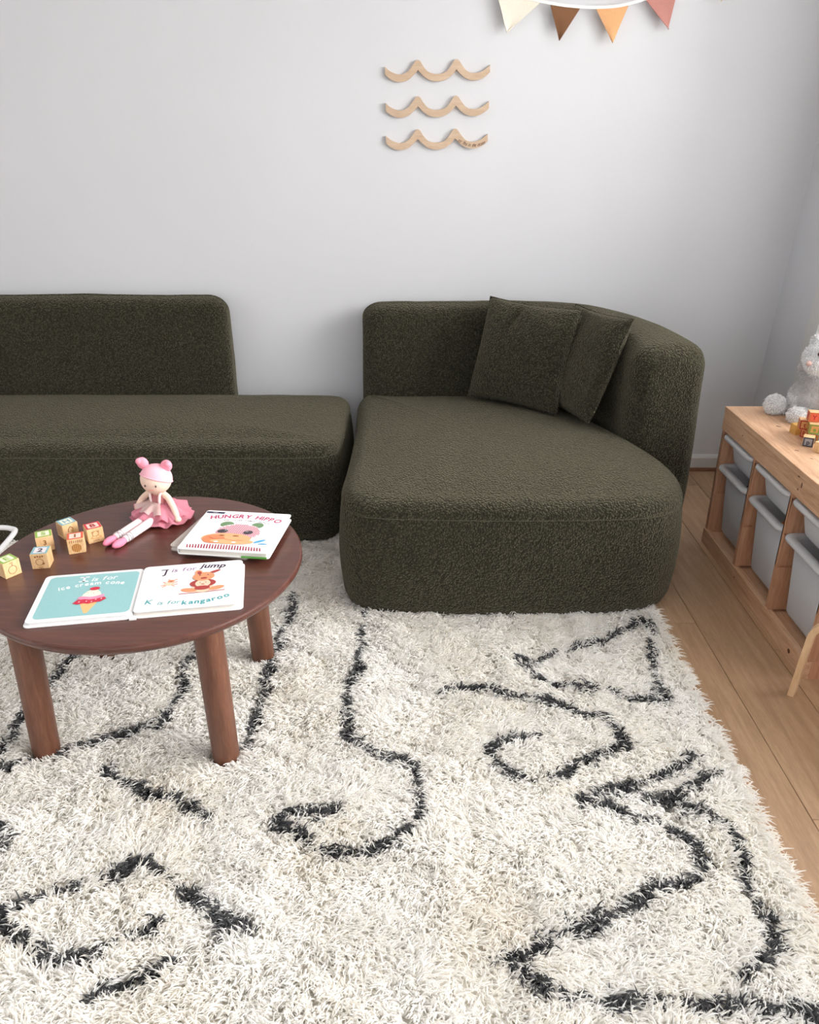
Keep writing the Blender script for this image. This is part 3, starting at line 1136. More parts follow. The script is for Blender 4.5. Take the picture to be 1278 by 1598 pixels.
# ------------------------------------------------------------------ open board book
OB_ROT = math.radians(9.6)
book = empty('open_board_book', (-0.624, 1.506, TZ), OB_ROT, 'open board book with an ice cream page and a kangaroo page', 'book')
WL, WR, HB = 0.232, 0.240, 0.212
bm = bmesh.new()
prism(bm, round_rect(-WL - 0.004, -0.003, -0.004, HB + 0.003, 0.012), 0.0005, 0.003)
prism(bm, round_rect(0.003, WR + 0.004, -0.004, HB + 0.003, 0.012), 0.0005, 0.003)
obj('cover', bm, PR['white'], book)
bm = bmesh.new()
box(bm, -0.008, 0.008, -0.009, HB + 0.003, 0.0002, 0.0045, 0.0012)
obj('spine', bm, M['paper'], book)
bm = bmesh.new()
prism(bm, round_rect(-WL, -0.0006, 0.0, HB, 0.012), 0.003, 0.011)
obj('page_block', bm, M['paper'], book)
bm = bmesh.new()
prism(bm, round_rect(0.0006, WR - 0.012, 0.002, HB, 0.010), 0.003, 0.0128)
obj('page_block', bm, M['pageedge'], book)
bm = bmesh.new()
prism(bm, round_rect(0.0006, WR, 0.0, HB, 0.012), 0.0128, 0.0145)
obj('top_page', bm, M['paper'], book)
# left page print, origin at its lower left
f = Flat()
f.poly(round_rect(0.013, WL - 0.010, 0.013, HB - 0.010, 0.013), PR['aqua'], 1)
f.text('I', 0.094, 0.030, PR['white'], lambda x: 0.170, 2, 0.035)
f.stroke([(0.084, 0.1705), (0.104, 0.1705)], 0.0042, PR['white'], 2)
f.stroke([(0.084, 0.1905), (0.104, 0.1905)], 0.0042, PR['white'], 2)
f.text('is for', 0.142, 0.026, PR['white'], lambda x: 0.170 + (x - 0.142) * 0.06, 2, 0.008, 0.09, 0.2, 0.05)
f.text('ice cream cone', 0.118, 0.0235, PR['white'], lambda x: 0.150 - 2.2 * (x - 0.130) ** 2, 2, 0.020, 0.10, 0.0, 0.08, 0.88)
cx = 0.125
f.poly([(cx - 0.021, 0.070), (cx + 0.021, 0.074), (cx + 0.004, 0.024), (cx, 0.022), (cx - 0.004, 0.024)], PR['cone'], 2)
f.poly([(cx - 0.022, 0.092), (cx + 0.024, 0.095), (cx + 0.019, 0.112), (cx + 0.010, 0.125), (cx - 0.002, 0.128), (cx - 0.012, 0.120), (cx - 0.019, 0.108)], PR['cream'], 3)
f.poly([(cx - 0.030, 0.087), (cx - 0.020, 0.084), (cx, 0.080), (cx + 0.018, 0.084), (cx + 0.031, 0.092), (cx + 0.028, 0.102), (cx + 0.014, 0.096), (cx, 0.092), (cx - 0.014, 0.097), (cx - 0.025, 0.098)], PR['pink'], 4)
f.poly([(cx - 0.036, 0.068), (cx - 0.024, 0.062), (cx - 0.012, 0.066), (cx, 0.062), (cx + 0.012, 0.067), (cx + 0.026, 0.068), (cx + 0.037, 0.080), (cx + 0.032, 0.088), (cx + 0.014, 0.082), (cx, 0.080), (cx - 0.012, 0.084), (cx - 0.028, 0.082)], PR['crimson'], 5)
f.ell(cx + 0.003, 0.130, 0.0115, 0.0078, PR['crimson'], 6)
for a, b in ((-0.022, 0.072), (-0.006, 0.073), (0.006, 0.070), (0.014, 0.078), (0.026, 0.080)):
    f.ell(cx + a, b, 0.0022, 0.0014, PR['white'], 7, 0.7, 8)
for a, b, c in ((-0.010, 0.112, 'crimson'), (0.004, 0.108, 'crimson'), (0.012, 0.114, 'plum'), (-0.002, 0.117, 'pink')):
    f.ell(cx + a, b, 0.0016, 0.0010, PR[c], 7, 0.5, 8)
f.build('page_print', book, (-WL, 0, 0.011))
# right page print
f = Flat()
f.text('J', 0.052, 0.030, PR['plum'], lambda x: 0.166, 1, 0.022, 0.08, 0.1)
f.stroke([(0.044, 0.1885), (0.060, 0.1895)], 0.0035, PR['plum'], 1)
f.text('is for', 0.098, 0.026, PR['mauve'], lambda x: 0.176 + (x - 0.09) * 0.05, 1, 0.006, 0.10, 0.15, 0.08)
f.text('jump', 0.166, 0.030, PR['plum'], lambda x: 0.183 - (x - 0.166) * 0.10, 1, 0.026, 0.07, 0.2)
f.text('K', 0.030, 0.027, PR['teal'], lambda x: 0.032, 1, 0.012, 0.08, 0.2)
f.text('is for', 0.076, 0.023, PR['teal'], lambda x: 0.025 - (x - 0.07) * 0.02, 1, 0.004, 0.09, 0.2, 0.05)
f.text('kangaroo', 0.160, 0.025, PR['teal'], lambda x: 0.018 + 3.4 * max(0, x - 0.135) ** 2, 1, 0.030, 0.08, 0.1)
kx = 0.148
f.stroke([(kx - 0.052, 0.066), (kx + 0.010, 0.067), (kx + 0.052, 0.070)], 0.0032, PR['rust'], 1)
f.ell(kx, 0.085, 0.028, 0.019, PR['peach'], 2)
f.ell(kx - 0.031, 0.080, 0.019, 0.009, PR['orange'], 3, -0.25)
f.ell(kx + 0.033, 0.082, 0.019, 0.009, PR['orange'], 3, 0.30)
f.ell(kx, 0.108, 0.031, 0.019, PR['rust'], 4)
f.ell(kx, 0.107, 0.018, 0.018, PR['peach'], 5)
f.ell(kx, 0.086, 0.018, 0.0095, PR['rust'], 6)
f.ell(kx, 0.140, 0.026, 0.021, PR['orange'], 6)
f.ell(kx - 0.013, 0.161, 0.009, 0.012, PR['orange'], 5, 0.2)
f.ell(kx - 0.011, 0.158, 0.005, 0.008, PR['rust'], 7, 0.2)
f.ell(kx + 0.024, 0.160, 0.017, 0.0052, PR['rust'], 5, 0.5)
f.ell(kx + 0.001, 0.131, 0.008, 0.0042, PR['rust'], 7)
for a in (-0.009, 0.010):
    f.ell(kx + a, 0.146, 0.0018, 0.0022, PR['plum'], 8, 0, 8)
    f.ell(kx + a * 0.7, 0.110, 0.0013, 0.0016, PR['plum'], 8, 0, 8)
f.ell(kx, 0.102, 0.004, 0.0016, PR['rust'], 8)
jx, jy = 0.068, 0.118
f.ell(jx, jy, 0.011, 0.008, PR['peach'], 2)
f.ell(jx + 0.004, jy + 0.012, 0.008, 0.006, PR['orange'], 3)
f.ell(jx + 0.004, jy + 0.010, 0.004, 0.0016, PR['rust'], 4)
for a, b in (((-0.018, -0.006), (-0.006, -0.002)), ((-0.014, -0.013), (-0.004, -0.004)), ((0.020, -0.004), (0.006, -0.001)), ((0.014, -0.012), (0.005, -0.004)),
             ((0.018, 0.020), (0.008, 0.014)), ((-0.002, 0.021), (0.001, 0.014)), ((-0.014, 0.010), (-0.006, 0.004)), ((0.019, 0.008), (0.008, 0.005))):
    f.stroke([(jx + a[0], jy + a[1]), (jx + b[0], jy + b[1])], 0.0032, PR['orange'], 1)
f.stroke([(jx - 0.022, 0.078), (jx + 0.010, 0.080)], 0.0012, PR['palerose'], 1)
f.build('page_print', book, (0, 0, 0.0145))

# ------------------------------------------------------------------ closed books
ub = empty('closed_board_book', (-0.632, 1.831, TZ), math.radians(-14.5), 'plain grey board book lying under the hippo book', 'book')
UW, UH = 0.222, 0.205
bm = bmesh.new()
prism(bm, round_rect(0, UW, 0, UH, 0.012), 0.0003, 0.0026)
prism(bm, round_rect(0, UW, 0, UH, 0.012), 0.0116, 0.0140)
obj('cover', bm, M['greycard'], ub)
bm = bmesh.new()
prism(bm, round_rect(0.003, UW - 0.002, 0.002, UH - 0.002, 0.011), 0.0026, 0.0116)
obj('page_block', bm, M['pageedge'], ub)

hb = empty('hippo_board_book', (-0.597, 1.785, TZ + 0.0142), math.radians(-6.8), 'white hippo picture book with magenta lettering on top of the grey book', 'book')
HW, HH = 0.242, 0.232
bm = bmesh.new()
prism(bm, round_rect(0, HW, 0, HH, 0.008), 0.0003, 0.0020)
prism(bm, round_rect(0, HW, 0, HH, 0.008), 0.0146, 0.0165)
box(bm, -0.0004, 0.0022, 0.004, HH - 0.004, 0.002, 0.0148)
obj('cover', bm, PR['white'], hb)
bm = bmesh.new()
prism(bm, round_rect(0.003, HW - 0.004, 0.004, HH - 0.004, 0.006), 0.0020, 0.0146)
obj('page_block', bm, M['pageedge'], hb)
nbox('green_edge', HW * 0.70, HW - 0.006, -0.0012, 0.0008, 0.0002, 0.0050, PR['brightgreen'], hb)
f = Flat()
f.poly([(0.002, 0.224), (0.055, 0.224), (0.053, 0.2135), (0.002, 0.2135)], PR['navy'], 1)
f.text('tales', 0.028, 0.008, PR['palerose'], lambda x: 0.2165, 2, 0.0)
f.stroke([(0.012, 0.004), (0.012, 0.228)], 0.0008, PR['grey'], 1)
f.text('HUNGRY HIPPO', 0.124, 0.030, PR['magenta'], lambda x: 0.192 - 1.9 * (x - 0.116) ** 2, 2, 0.022, 0.07, 0.0, 0.06, 0.86)
f.text('AND OTHER ANIMAL FRIENDS', 0.130, 0.0125, PR['grey'], lambda x: 0.1735 - 1.7 * (x - 0.115) ** 2, 1, 0.004, 0.06, 0.0, 0.15, 0.75)
hx, hy = 0.122, 0.092
# a patchwork head: striped rose crown, orange muzzle, green ears
f.ell(hx - 0.038, 0.150, 0.019, 0.017, PR['green'], 1)
f.ell(hx + 0.046, 0.152, 0.017, 0.016, PR['green'], 1, -0.3)
f.ell(hx + 0.004, 0.106, 0.064, 0.050, PR['palerose'], 2, 0, 30)
for i in range(36):
    x0 = -0.095 + i * 0.0052
    ps = []
    for k in range(18):
        t = k / 17
        x, y = x0 + 0.07 * t, 0.052 - 0.104 * t
        if (x / 0.062) ** 2 + (y / 0.048) ** 2 < 1:
            ps.append((hx + 0.004 + x, 0.106 + y))
    if len(ps) > 1:
        f.stroke([ps[0], ps[-1]], 0.0024, PR['rose'], 3)
f.ell(hx - 0.014, 0.068, 0.066, 0.030, PR['hipporange'], 4, 0.03, 30)
f.ell(hx - 0.046, 0.062, 0.030, 0.024, PR['hippodark'], 5)
f.ell(hx + 0.006, 0.052, 0.058, 0.015, PR['hipporange'], 6, 0.02)
f.stroke([(hx - 0.062, 0.072), (hx - 0.046, 0.061), (hx - 0.02, 0.064), (hx + 0.01, 0.057), (hx + 0.035, 0.060)], 0.0016, PR['terra'], 7)
for a in (-0.034, 0.014):
    f.ell(hx + a, 0.046, 0.006, 0.004, PR['white'], 8)
f.ell(hx - 0.030, 0.083, 0.0075, 0.003, PR['brown'], 7)
f.ell(hx + 0.008, 0.083, 0.0085, 0.003, PR['brown'], 7)
f.ell(hx - 0.036, 0.108, 0.014, 0.010, PR['charcoal'], 7, 0.2)
f.ell(hx - 0.028, 0.113, 0.005, 0.0035, PR['grey'], 8)
f.ell(hx + 0.034, 0.107, 0.013, 0.010, PR['charcoal'], 7, 0.2)
f.ell(hx + 0.030, 0.110, 0.004, 0.003, PR['grey'], 8)
for i in range(27):
    x = 0.022 + i * 0.0074
    t_ = 0.026 + 0.008 * math.sin(PI * i / 26)
    f.poly([(x, 0.009), (x + 0.0042, 0.009), (x - 0.0045 + 0.0030, t_), (x - 0.0045, t_)], PR['stripered'], 1)
f.ell(hx + 0.078, 0.062, 0.017, 0.006, PR['blue'], 2, 0.65)
f.ell(hx + 0.090, 0.048, 0.013, 0.0034, PR['blue'], 2, 0.05)
f.build('cover_print', hb, (0, 0, 0.0165))

# ------------------------------------------------------------------ toy blocks


def block(name, label, s, loc, yaw, wood, group, top=None, front=None, left=None, right=None):
    root = empty(name, loc, yaw, label, 'block', group)
    bm = bmesh.new()
    box(bm, -s / 2, s / 2, -s / 2, s / 2, 0, s, s * 0.055)
    obj('block_body', bm, wood, root)
    h = s / 2
    if top:
        f = Flat(0.0002)
        top(f, h)
        f.build('top_print', root, (0, 0, s + 0.0001))
    if front:
        f = Flat(0.0002)
        front(f, h)
        f.build('front_print', root, (0, -h - 0.0001, h), (PI / 2, 0, 0))
    if left:
        f = Flat(0.0002)
        left(f, h)
        f.build('side_print', root, (-h - 0.0001, 0, h), (PI / 2, 0, -PI / 2))
    if right:
        f = Flat(0.0002)
        right(f, h)
        f.build('side_print', root, (h + 0.0001, 0, h), (PI / 2, 0, PI / 2))
    return root


def letter_face(ch, col, patch='pinkpatch', frame=True, lw=None, turn=0):
    def fn(f, h):
        q = h * 0.93
        if frame:
            f.frame(-q, q, -q, q, h * 0.26, PR[col], 1)
            f.poly([(-q + h * 0.26, -q + h * 0.26), (q - h * 0.26, -q + h * 0.26), (q - h * 0.26, q - h * 0.26), (-q + h * 0.26, q - h * 0.26)], PR[patch], 1)
        f.text(ch, 0, h * 1.25, PR[lw or col], lambda x: -h * 0.45, 3, 0.03)
    return fn


def fruit(f, h):
    f.ring(0, -h * 0.12, h * 0.48, h * 0.5, h * 0.06, PR['brown'], 1)
    f.stroke([(0, h * 0.38), (h * 0.1, h * 0.6)], h * 0.07, PR['brown'], 1)
    f.text('FIG', 0, h * 0.3, PR['brown'], lambda x: h * 0.66, 1, 0.0)


def pot(f, h):
    f.ring(0, -h * 0.08, h * 0.44, h * 0.42, h * 0.06, PR['brown'], 1)
    for k in range(4):
        f.ell(-h * 0.42 + k * h * 0.28, h * 0.62 + (k % 2) * h * 0.06, h * 0.10, h * 0.12, PR['brown'], 1)
    f.ell(h * 0.40, -h * 0.30, h * 0.14, h * 0.12, PR['brown'], 2)
    f.text('egg', 0, h * 0.34, PR['brown'], lambda x: -h * 0.86, 1, 0.01)


def stripes(f, h):
    f.ell(0, -h * 0.2, h * 0.58, h * 0.58, PR['tan'], 1)
    for k in range(5):
        x = (k - 2) * h * 0.22
        y = math.sqrt(max(0.01, 1 - (x / (h * 0.58)) ** 2)) * h * 0.55
        f.stroke([(x, -h * 0.2 - y), (x, -h * 0.2 + y)], h * 0.07, PR['brown'], 2)
    for k in range(7):
        f.stroke([((k - 3) * h * 0.24, h * 0.52), ((k - 3) * h * 0.24 + h * 0.05, h * 0.82)], h * 0.07, PR['brown'], 1)


def lion(f, h):
    f.ring(0, h * 0.26, h * 0.40, h * 0.36, h * 0.06, PR['brown'], 1)
    f.ring(-h * 0.36, h * 0.52, h * 0.10, h * 0.10, h * 0.05, PR['brown'], 1, 10)
    f.ring(h * 0.36, h * 0.52, h * 0.10, h * 0.10, h * 0.05, PR['brown'], 1, 10)
    f.stroke([(-h * 0.36, 0), (-h * 0.62, -h * 0.30), (-h * 0.2, -h * 0.36), (h * 0.2, -h * 0.36), (h * 0.62, -h * 0.30), (h * 0.36, 0)], h * 0.09, PR['tan'], 1)
    f.text('LION', 0, h * 0.30, PR['brown'], lambda x: -h * 0.74, 1, 0.0)


def house(f, h):
    f.stroke([(-h * 0.3, -h * 0.1), (-h * 0.3, h * 0.3), (0, h * 0.6), (h * 0.3, h * 0.3), (h * 0.3, -h * 0.1)], h * 0.10, PR['brown'], 1)
    f.ell(h * 0.2, 0, h * 0.14, h * 0.22, PR['tan'], 2)


def bars(f, h):
    for k in range(5):
        f.stroke([(-h * 0.5, h * 0.6 - k * h * 0.28), (h * 0.5, h * 0.7 - k * h * 0.28)], h * 0.08, PR['brown'], 1)
    f.stroke([(-h * 0.5, h * 0.6), (-h * 0.5, -h * 0.55)], h * 0.08, PR['brown'], 1)


def three(f, h):
    f.text('3', 0, h * 0.9, PR['brown'], lambda x: -h * 0.1, 1, 0.02)


def one(f, h):
    f.stroke([(0, -h * 0.5), (0, h * 0.5)], h * 0.12, PR['tan'], 1)


BS = 0.042
G = 'alphabet blocks on the coffee table'
block('alphabet_block', 'wooden block with green edged top and fruit outline, leftmost on the round table', BS, (-0.996, 1.709, TZ), 0.936, M['blockwood'], G,
      letter_face('E', 'lime', 'cream'), front=fruit)
block('alphabet_block', 'wooden block with a green S on top and a 3 on its side', BS, (-0.962, 1.846, TZ), 0.45, M['blockwood'], G,
      letter_face('S', 'lime', 'cream'), front=three)
block('alphabet_block', 'wooden block with blue framed 2 on top, nearest the open book', BS, (-0.931, 1.754, TZ), 0.16, M['blockwood'], G,
      letter_face('2', 'sky', 'palerose', lw='slate'), front=pot, right=one)
block('alphabet_block', 'wooden block with blue framed H on top behind the coral topped block', BS, (-0.931, 1.920, TZ), 0.80, M['blockwood'], G,
      letter_face('H', 'sky', 'cream', lw='sky'), front=house, left=bars)
block('alphabet_block', 'wooden block with coral framed top and a striped oval on its front', BS, (-0.874, 1.834, TZ), 0.365, M['blockwood'], G,
      letter_face('I', 'coral', 'pinkpatch', lw='brown'), front=stripes)
block('alphabet_block', 'wooden block with red framed top and a lion outline beside the doll shoes', BS, (-0.850, 1.894, TZ), 0.594, M['blockwood'], G,
      letter_face('B', 'red', 'pinkpatch', lw='dred'), front=lion)

# ------------------------------------------------------------------ rag doll
doll = empty('rag_doll', (-0.706, 2.030, TZ), math.radians(-24), 'pink ballerina rag doll with two hair buns sitting on the round table', 'doll')
HC = Vector((0.002, -0.006, 0.131))
HR = (0.046, 0.044, 0.044)
bm = bmesh.new()
ellipsoid(bm, (0, 0, 0.032), (0.029, 0.025, 0.034))
ellipsoid(bm, (0, -0.001, 0.068), (0.022, 0.018, 0.028))
ellipsoid(bm, (0, -0.002, 0.092), (0.014, 0.013, 0.016))
ellipsoid(bm, HC, HR, u=28, v=20)
for s, pts in ((-1, [(-0.016, 0, 0.082), (-0.036, -0.004, 0.078), (-0.056, -0.012, 0.060), (-0.064, -0.022, 0.044), (-0.062, -0.030, 0.036)]),
               (1, [(0.016, 0, 0.082), (0.034, -0.002, 0.074), (0.056, -0.010, 0.052), (0.074, -0.020, 0.030), (0.082, -0.026, 0.022)])):
    tube(bm, catmull(pts, 5), np.linspace(0.0105, 0.0085, 21), 12)
    ellipsoid(bm, pts[-1], (0.0105, 0.0105, 0.009))
me = fused(bm, 0.0022, 4)
link_mesh('body', me, M['skin'], doll, True)
# hair cap with a side-swept fringe; the head is turned a little on the neck
HT = Matrix.Translation(HC) @ Matrix.Rotation(math.radians(17), 4, 'Z') @ Matrix.Rotation(math.radians(2), 4, 'X') @ Matrix.Translation(-HC)
bm = bmesh.new()
ellipsoid(bm, HC + Vector((0, 0.001, 0.0012)), tuple(r * 1.04 for r in HR), u=56, v=40)
hn = Vector((0.24, 0.34, 0.91)).normalized()
bmesh.ops.bisect_plane(bm, geom=bm.verts[:] + bm.edges[:] + bm.faces[:], plane_co=HC + hn * 0.0045, plane_no=hn, clear_inner=True)
bmesh.ops.solidify(bm, geom=bm.faces[:], thickness=0.0015)
bm.transform(HT)
hair = obj('hair', bm, M['hairpink'], doll, True)
e1_ = hn.cross(Vector((0, 1, 0))).normalized()
e2_ = hn.cross(e1_).normalized()
bm = bmesh.new()
roll = []
for k in range(40):
    a = 2 * PI * k / 39
    p = e1_ * math.cos(a) + e2_ * math.sin(a)
    roll.append(HC + hn * 0.0052 + Vector((p.x * HR[0], p.y * HR[1], p.z * HR[2])) * 1.03)
tube(bm, roll, 0.0022, 8, False)
bm.transform(HT)
obj('fringe_roll', bm, M['hairpink'], hair, True)
for s, z in ((-1, 0.180), (1, 0.175)):
    bm = bmesh.new()
    z -= 0.003
    ellipsoid(bm, (s * 0.036, 0.004, z), (0.0175, 0.0130, 0.0195), (0, s * 0.35, 0))
    ellipsoid(bm, (s * 0.028, 0.003, z - 0.012), (0.012, 0.011, 0.009), (0, s * 0.8, 0))
    ellipsoid(bm, (s * 0.044, -0.002, z + 0.008), (0.010, 0.010, 0.0105))
    me = fused(bm, 0.0018, 3)
    me.transform(HT)
    link_mesh('hair_bun', me, M['bunpink'], hair, True)


def on_face(x, z, out=0.0006):
    q = 1 - (x / HR[0]) ** 2 - (z / HR[2]) ** 2
    return HT @ (HC + Vector((x, -HR[1] * math.sqrt(max(q, 0.02)) - out, z)))


for x in (-0.0165, 0.0165):
    bm = bmesh.new()
    ellipsoid(bm, on_face(x, -0.0035), (0.0028, 0.0022, 0.0036), u=10, v=8)
    obj('eye', bm, M['eye'], doll, True)
bm = bmesh.new()
tube(bm, [on_face(x, -0.0185 + 18 * x * x, 0.0002) for x in np.linspace(-0.009, 0.009, 9)], 0.0008, 6)
obj('mouth', bm, M['lips'], doll, True)
# bodice and white collar straps
bm = bmesh.new()
n = 24
prof = [(0.0275, 0.023, 0.046), (0.0255, 0.0215, 0.058), (0.0235, 0.0205, 0.072), (0.0215, 0.0185, 0.084)]
rings = [[bm.verts.new((a * math.cos(2 * PI * k / n), -0.001 + b * math.sin(2 * PI * k / n), z)) for k in range(n)] for a, b, z in prof]
for a, b in zip(rings[:-1], rings[1:]):
    for k in range(n):
        bm.faces.new((a[k], a[(k + 1) % n], b[(k + 1) % n], b[k]))
bmesh.ops.solidify(bm, geom=bm.faces[:], thickness=0.001)
bod = obj('bodice', bm, M['bodice'], doll, True)
for s in (-1, 1):
    bm = bmesh.new()
    tube(bm, catmull([(s * 0.015, -0.019, 0.060), (s * 0.0165, -0.0205, 0.072), (s * 0.018, -0.016, 0.088), (s * 0.017, 0.002, 0.095)], 5), 0.0042, 8)
    obj('strap', bm, M['satin'], bod, True)


def ruffle(name, mat, r0, r1, z0, z1, waves, amp, a0=0.0, a1=2 * PI, lobe=0.0, seed=1, sx=1.0):
    bm = bmesh.new()
    nu, nv = 120, 9
    full = abs(a1 - a0 - 2 * PI) < 1e-6
    g = random.Random(seed)
    ph = g.uniform(0, 6)
    rows = []
    for j in range(nv):
        t = j / (nv - 1)
        row = []
        for i in range(nu if full else nu + 1):
            a = a0 + (a1 - a0) * i / nu
            w = math.sin(a * waves + ph) + 0.5 * math.sin(a * waves * 1.7 + ph * 2)
            r = r0 + (r1 - r0) * t * (1 + lobe * math.sin(a * waves * 0.5 + ph)) + amp * 0.5 * w * t * t
            z = z0 + (z1 - z0) * t ** 1.3 + amp * w * t * t
            row.append(bm.verts.new((r * math.cos(a) * sx, r * math.sin(a), max(z, 0.002))))
        rows.append(row)
    for j in range(nv - 1):
        m = len(rows[j])
        for i in range(m if full else m - 1):
            bm.faces.new((rows[j][i], rows[j][(i + 1) % m], rows[j + 1][(i + 1) % m], rows[j + 1][i]))
    bmesh.ops.solidify(bm, geom=bm.faces[:], thickness=0.0008)
    return obj(name, bm, mat, doll, True)


ruffle('tutu_underskirt', M['tulle'], 0.020, 0.084, 0.052, 0.009, 11, 0.006, seed=3, sx=1.14)
ruffle('tutu_skirt', M['tulle'], 0.022, 0.080, 0.056, 0.024, 9, 0.007, seed=5, sx=1.12)
ruffle('overskirt', M['satin'], 0.024, 0.066, 0.061, 0.038, 7, 0.006, PI * 1.02, PI * 1.72, 0.10, seed=8, sx=1.05)
for s in (-1, 1):
    bm = bmesh.new()
    tube(bm, catmull([(s * 0.013, -0.030, 0.020), (s * 0.015, -0.085, 0.018), (s * 0.0165, -0.145, 0.015), (s * 0.017, -0.180, 0.013)], 6),
         np.linspace(0.0135, 0.0105, 19), 14)
    lg = obj('leg', bm, M['stocking'], doll, True)
    bm = bmesh.new()
    ellipsoid(bm, (s * 0.0175, -0.201, 0.0125), (0.0122, 0.026, 0.0118), (0.0, 0, -s * 0.05))
    obj('shoe', bm, M['shoe_pink'], lg, True)
    bm = bmesh.new()
    for y0, y1 in ((-0.163, -0.173), (-0.175, -0.163), (-0.155, -0.157)):
        c0, rr_ = s * 0.0168, 0.0116
        tube(bm, [(c0 + rr_ * math.cos(a), y0 + (y1 - y0) * (math.cos(a) + 1) / 2, 0.0142 + rr_ * math.sin(a)) for a in np.linspace(0, 2 * PI, 20)], 0.0013, 6, False)
    obj('ribbon', bm, M['ribbon'], lg, True)

doll.scale = (0.94, 0.94, 0.93)

# ------------------------------------------------------------------ white tube frame behind the table
tf = empty('tube_stand', (-1.36, 2.30, 0.010), 0, 'bent white metal tube frame peeking out behind the round table', 'frame')
bm = bmesh.new()
path = catmull([(-0.75, 0.02, 0.165), (-0.30, 0.09, 0.232), (-0.06, 0.104, 0.241), (0.008, 0.098, 0.240), (0.026, 0.075, 0.238), (0.020, 0.0, 0.225), (0.012, -0.08, 0.215)], 8)
tube(bm, path, 0.0088, 12)
obj('handle_tube', bm, M['whitetube'], tf, True)
for x, y, zt in ((0.012, -0.08, 0.215), (-0.60, 0.045, 0.19)):
    bm = bmesh.new()
    tube(bm, [(x, y, zt), (x - 0.02, y, zt * 0.5), (x - 0.03, y, 0.0)], 0.0088, 12)
    obj('leg', bm, M['whitetube'], tf, True)
bm = bmesh.new()
tube(bm, [(-0.025, -0.075, 0.13), (-0.35, -0.02, 0.13), (-0.62, 0.045, 0.10)], 0.0075, 10)
obj('crossbar', bm, M['whitetube'], tf, True)

# ------------------------------------------------------------------ pine storage frame with bins
SX, SY, SD, SLN, SH = 1.162, 1.901, 0.436, 0.886, 0.560
shelf = empty('toy_storage', (SX, SY, 0), 0, 'low pine storage frame with three bays of white bins under the white wall corner', 'storage')
nbox('top_board', 0.0, SD, 0.0, SLN, SH - 0.020, SH, M['pine'], shelf, 0.002)
nbox('front_rail', 0.001, 0.020, 0.0005, SLN - 0.0005, 0.474, SH - 0.0205, M['pine'], shelf, 0.0015)
nbox('back_rail', SD - 0.020, SD - 0.001, 0.0005, SLN - 0.0005, 0.474, SH - 0.0205, M['pine'], shelf)
nbox('bottom_rail', 0.0, 0.020, 0.0, SLN, 0.0, 0.062, M['pine'], shelf, 0.0015)
nbox('bottom_rail', SD - 0.020, SD, 0.0, SLN, 0.0, 0.062, M['pine'], shelf)
nbox('bottom_board', 0.0205, SD - 0.0205, 0.0205, SLN - 0.0205, 0.034, 0.052, M['pine'], shelf)
UP = [(0.0, 0.020), (0.286, 0.306), (0.575, 0.595), (SLN - 0.020, SLN)]
GRV = (0.222, 0.336, 0.456)
for y0, y1 in UP:
    pts = [(y0, 0.0625)]
    for g in GRV:
        d = 0.005
        pts += [(y0, g - 0.004), (y0 + d, g - 0.003), (y0 + d, g + 0.003), (y0, g + 0.004)]
    pts += [(y0, 0.4735), (y1, 0.4735)]
    for g in GRV[::-1]:
        d = 0.005
        pts += [(y1, g + 0.004), (y1 - d, g + 0.003), (y1 - d, g - 0.003), (y1, g - 0.004)]
    pts += [(y1, 0.0625)]
    bm = bmesh.new()
    a = [bm.verts.new((0.006, p[0], p[1])) for p in pts]
    b = [bm.verts.new((SD - 0.004, p[0], p[1])) for p in pts]
    m = len(pts)
    for i in range(m):
        bm.faces.new((a[i], a[(i + 1) % m], b[(i + 1) % m], b[i]))
    bmesh.ops.triangulate(bm, faces=[bm.faces.new(a[::-1]), bm.faces.new(b)])
    obj('upright', bm, M['pine_up'], shelf)
for y0, y1 in (UP[0], UP[3]):
    nbox('end_panel', 0.0205, SD - 0.0205, y0, y1, 0.0, 0.0622, M['pine_up'], shelf)
for y, z, ry, rz in ((0.245, 0.520, 0.004, 0.010), (0.272, 0.540, 0.008, 0.005), (0.262, 0.500, 0.0035, 0.004), (0.10, 0.030, 0.009, 0.008), (0.55, 0.03, 0.004, 0.004), (0.70, 0.512, 0.004, 0.003)):
    bm = bmesh.new()
    ellipsoid(bm, (0.0012 if z > 0.1 else 0.0002, y, z), (0.0006, ry, rz), u=12, v=8)
    obj('knot', bm, M['knot'], shelf, True)
for x, y, r in ((0.10, 0.66, 0.010), (0.06, 0.43, 0.008), (0.075, 0.36, 0.006), (0.16, 0.50, 0.007), (0.12, 0.30, 0.009)):
    bm = bmesh.new()
    ellipsoid(bm, (x, y, SH), (r * 0.35, r, 0.0004), (0, 0, 0.6), u=10, v=6)
    obj('knot', bm, M['knot'], shelf, True)


def bin_loops(bm, loops, close_bottom=True):
    rr = []
    for (x0, x1, hy_, r, z) in loops:
        rr.append([bm.verts.new((x, y, z)) for x, y in round_rect(x0, x1, -hy_, hy_, r, 5)])
    m = len(rr[0])
    for a, b in zip(rr[:-1], rr[1:]):
        for k in range(m):
            bm.faces.new((a[k], a[(k + 1) % m], b[(k + 1) % m], b[k]))
    return rr


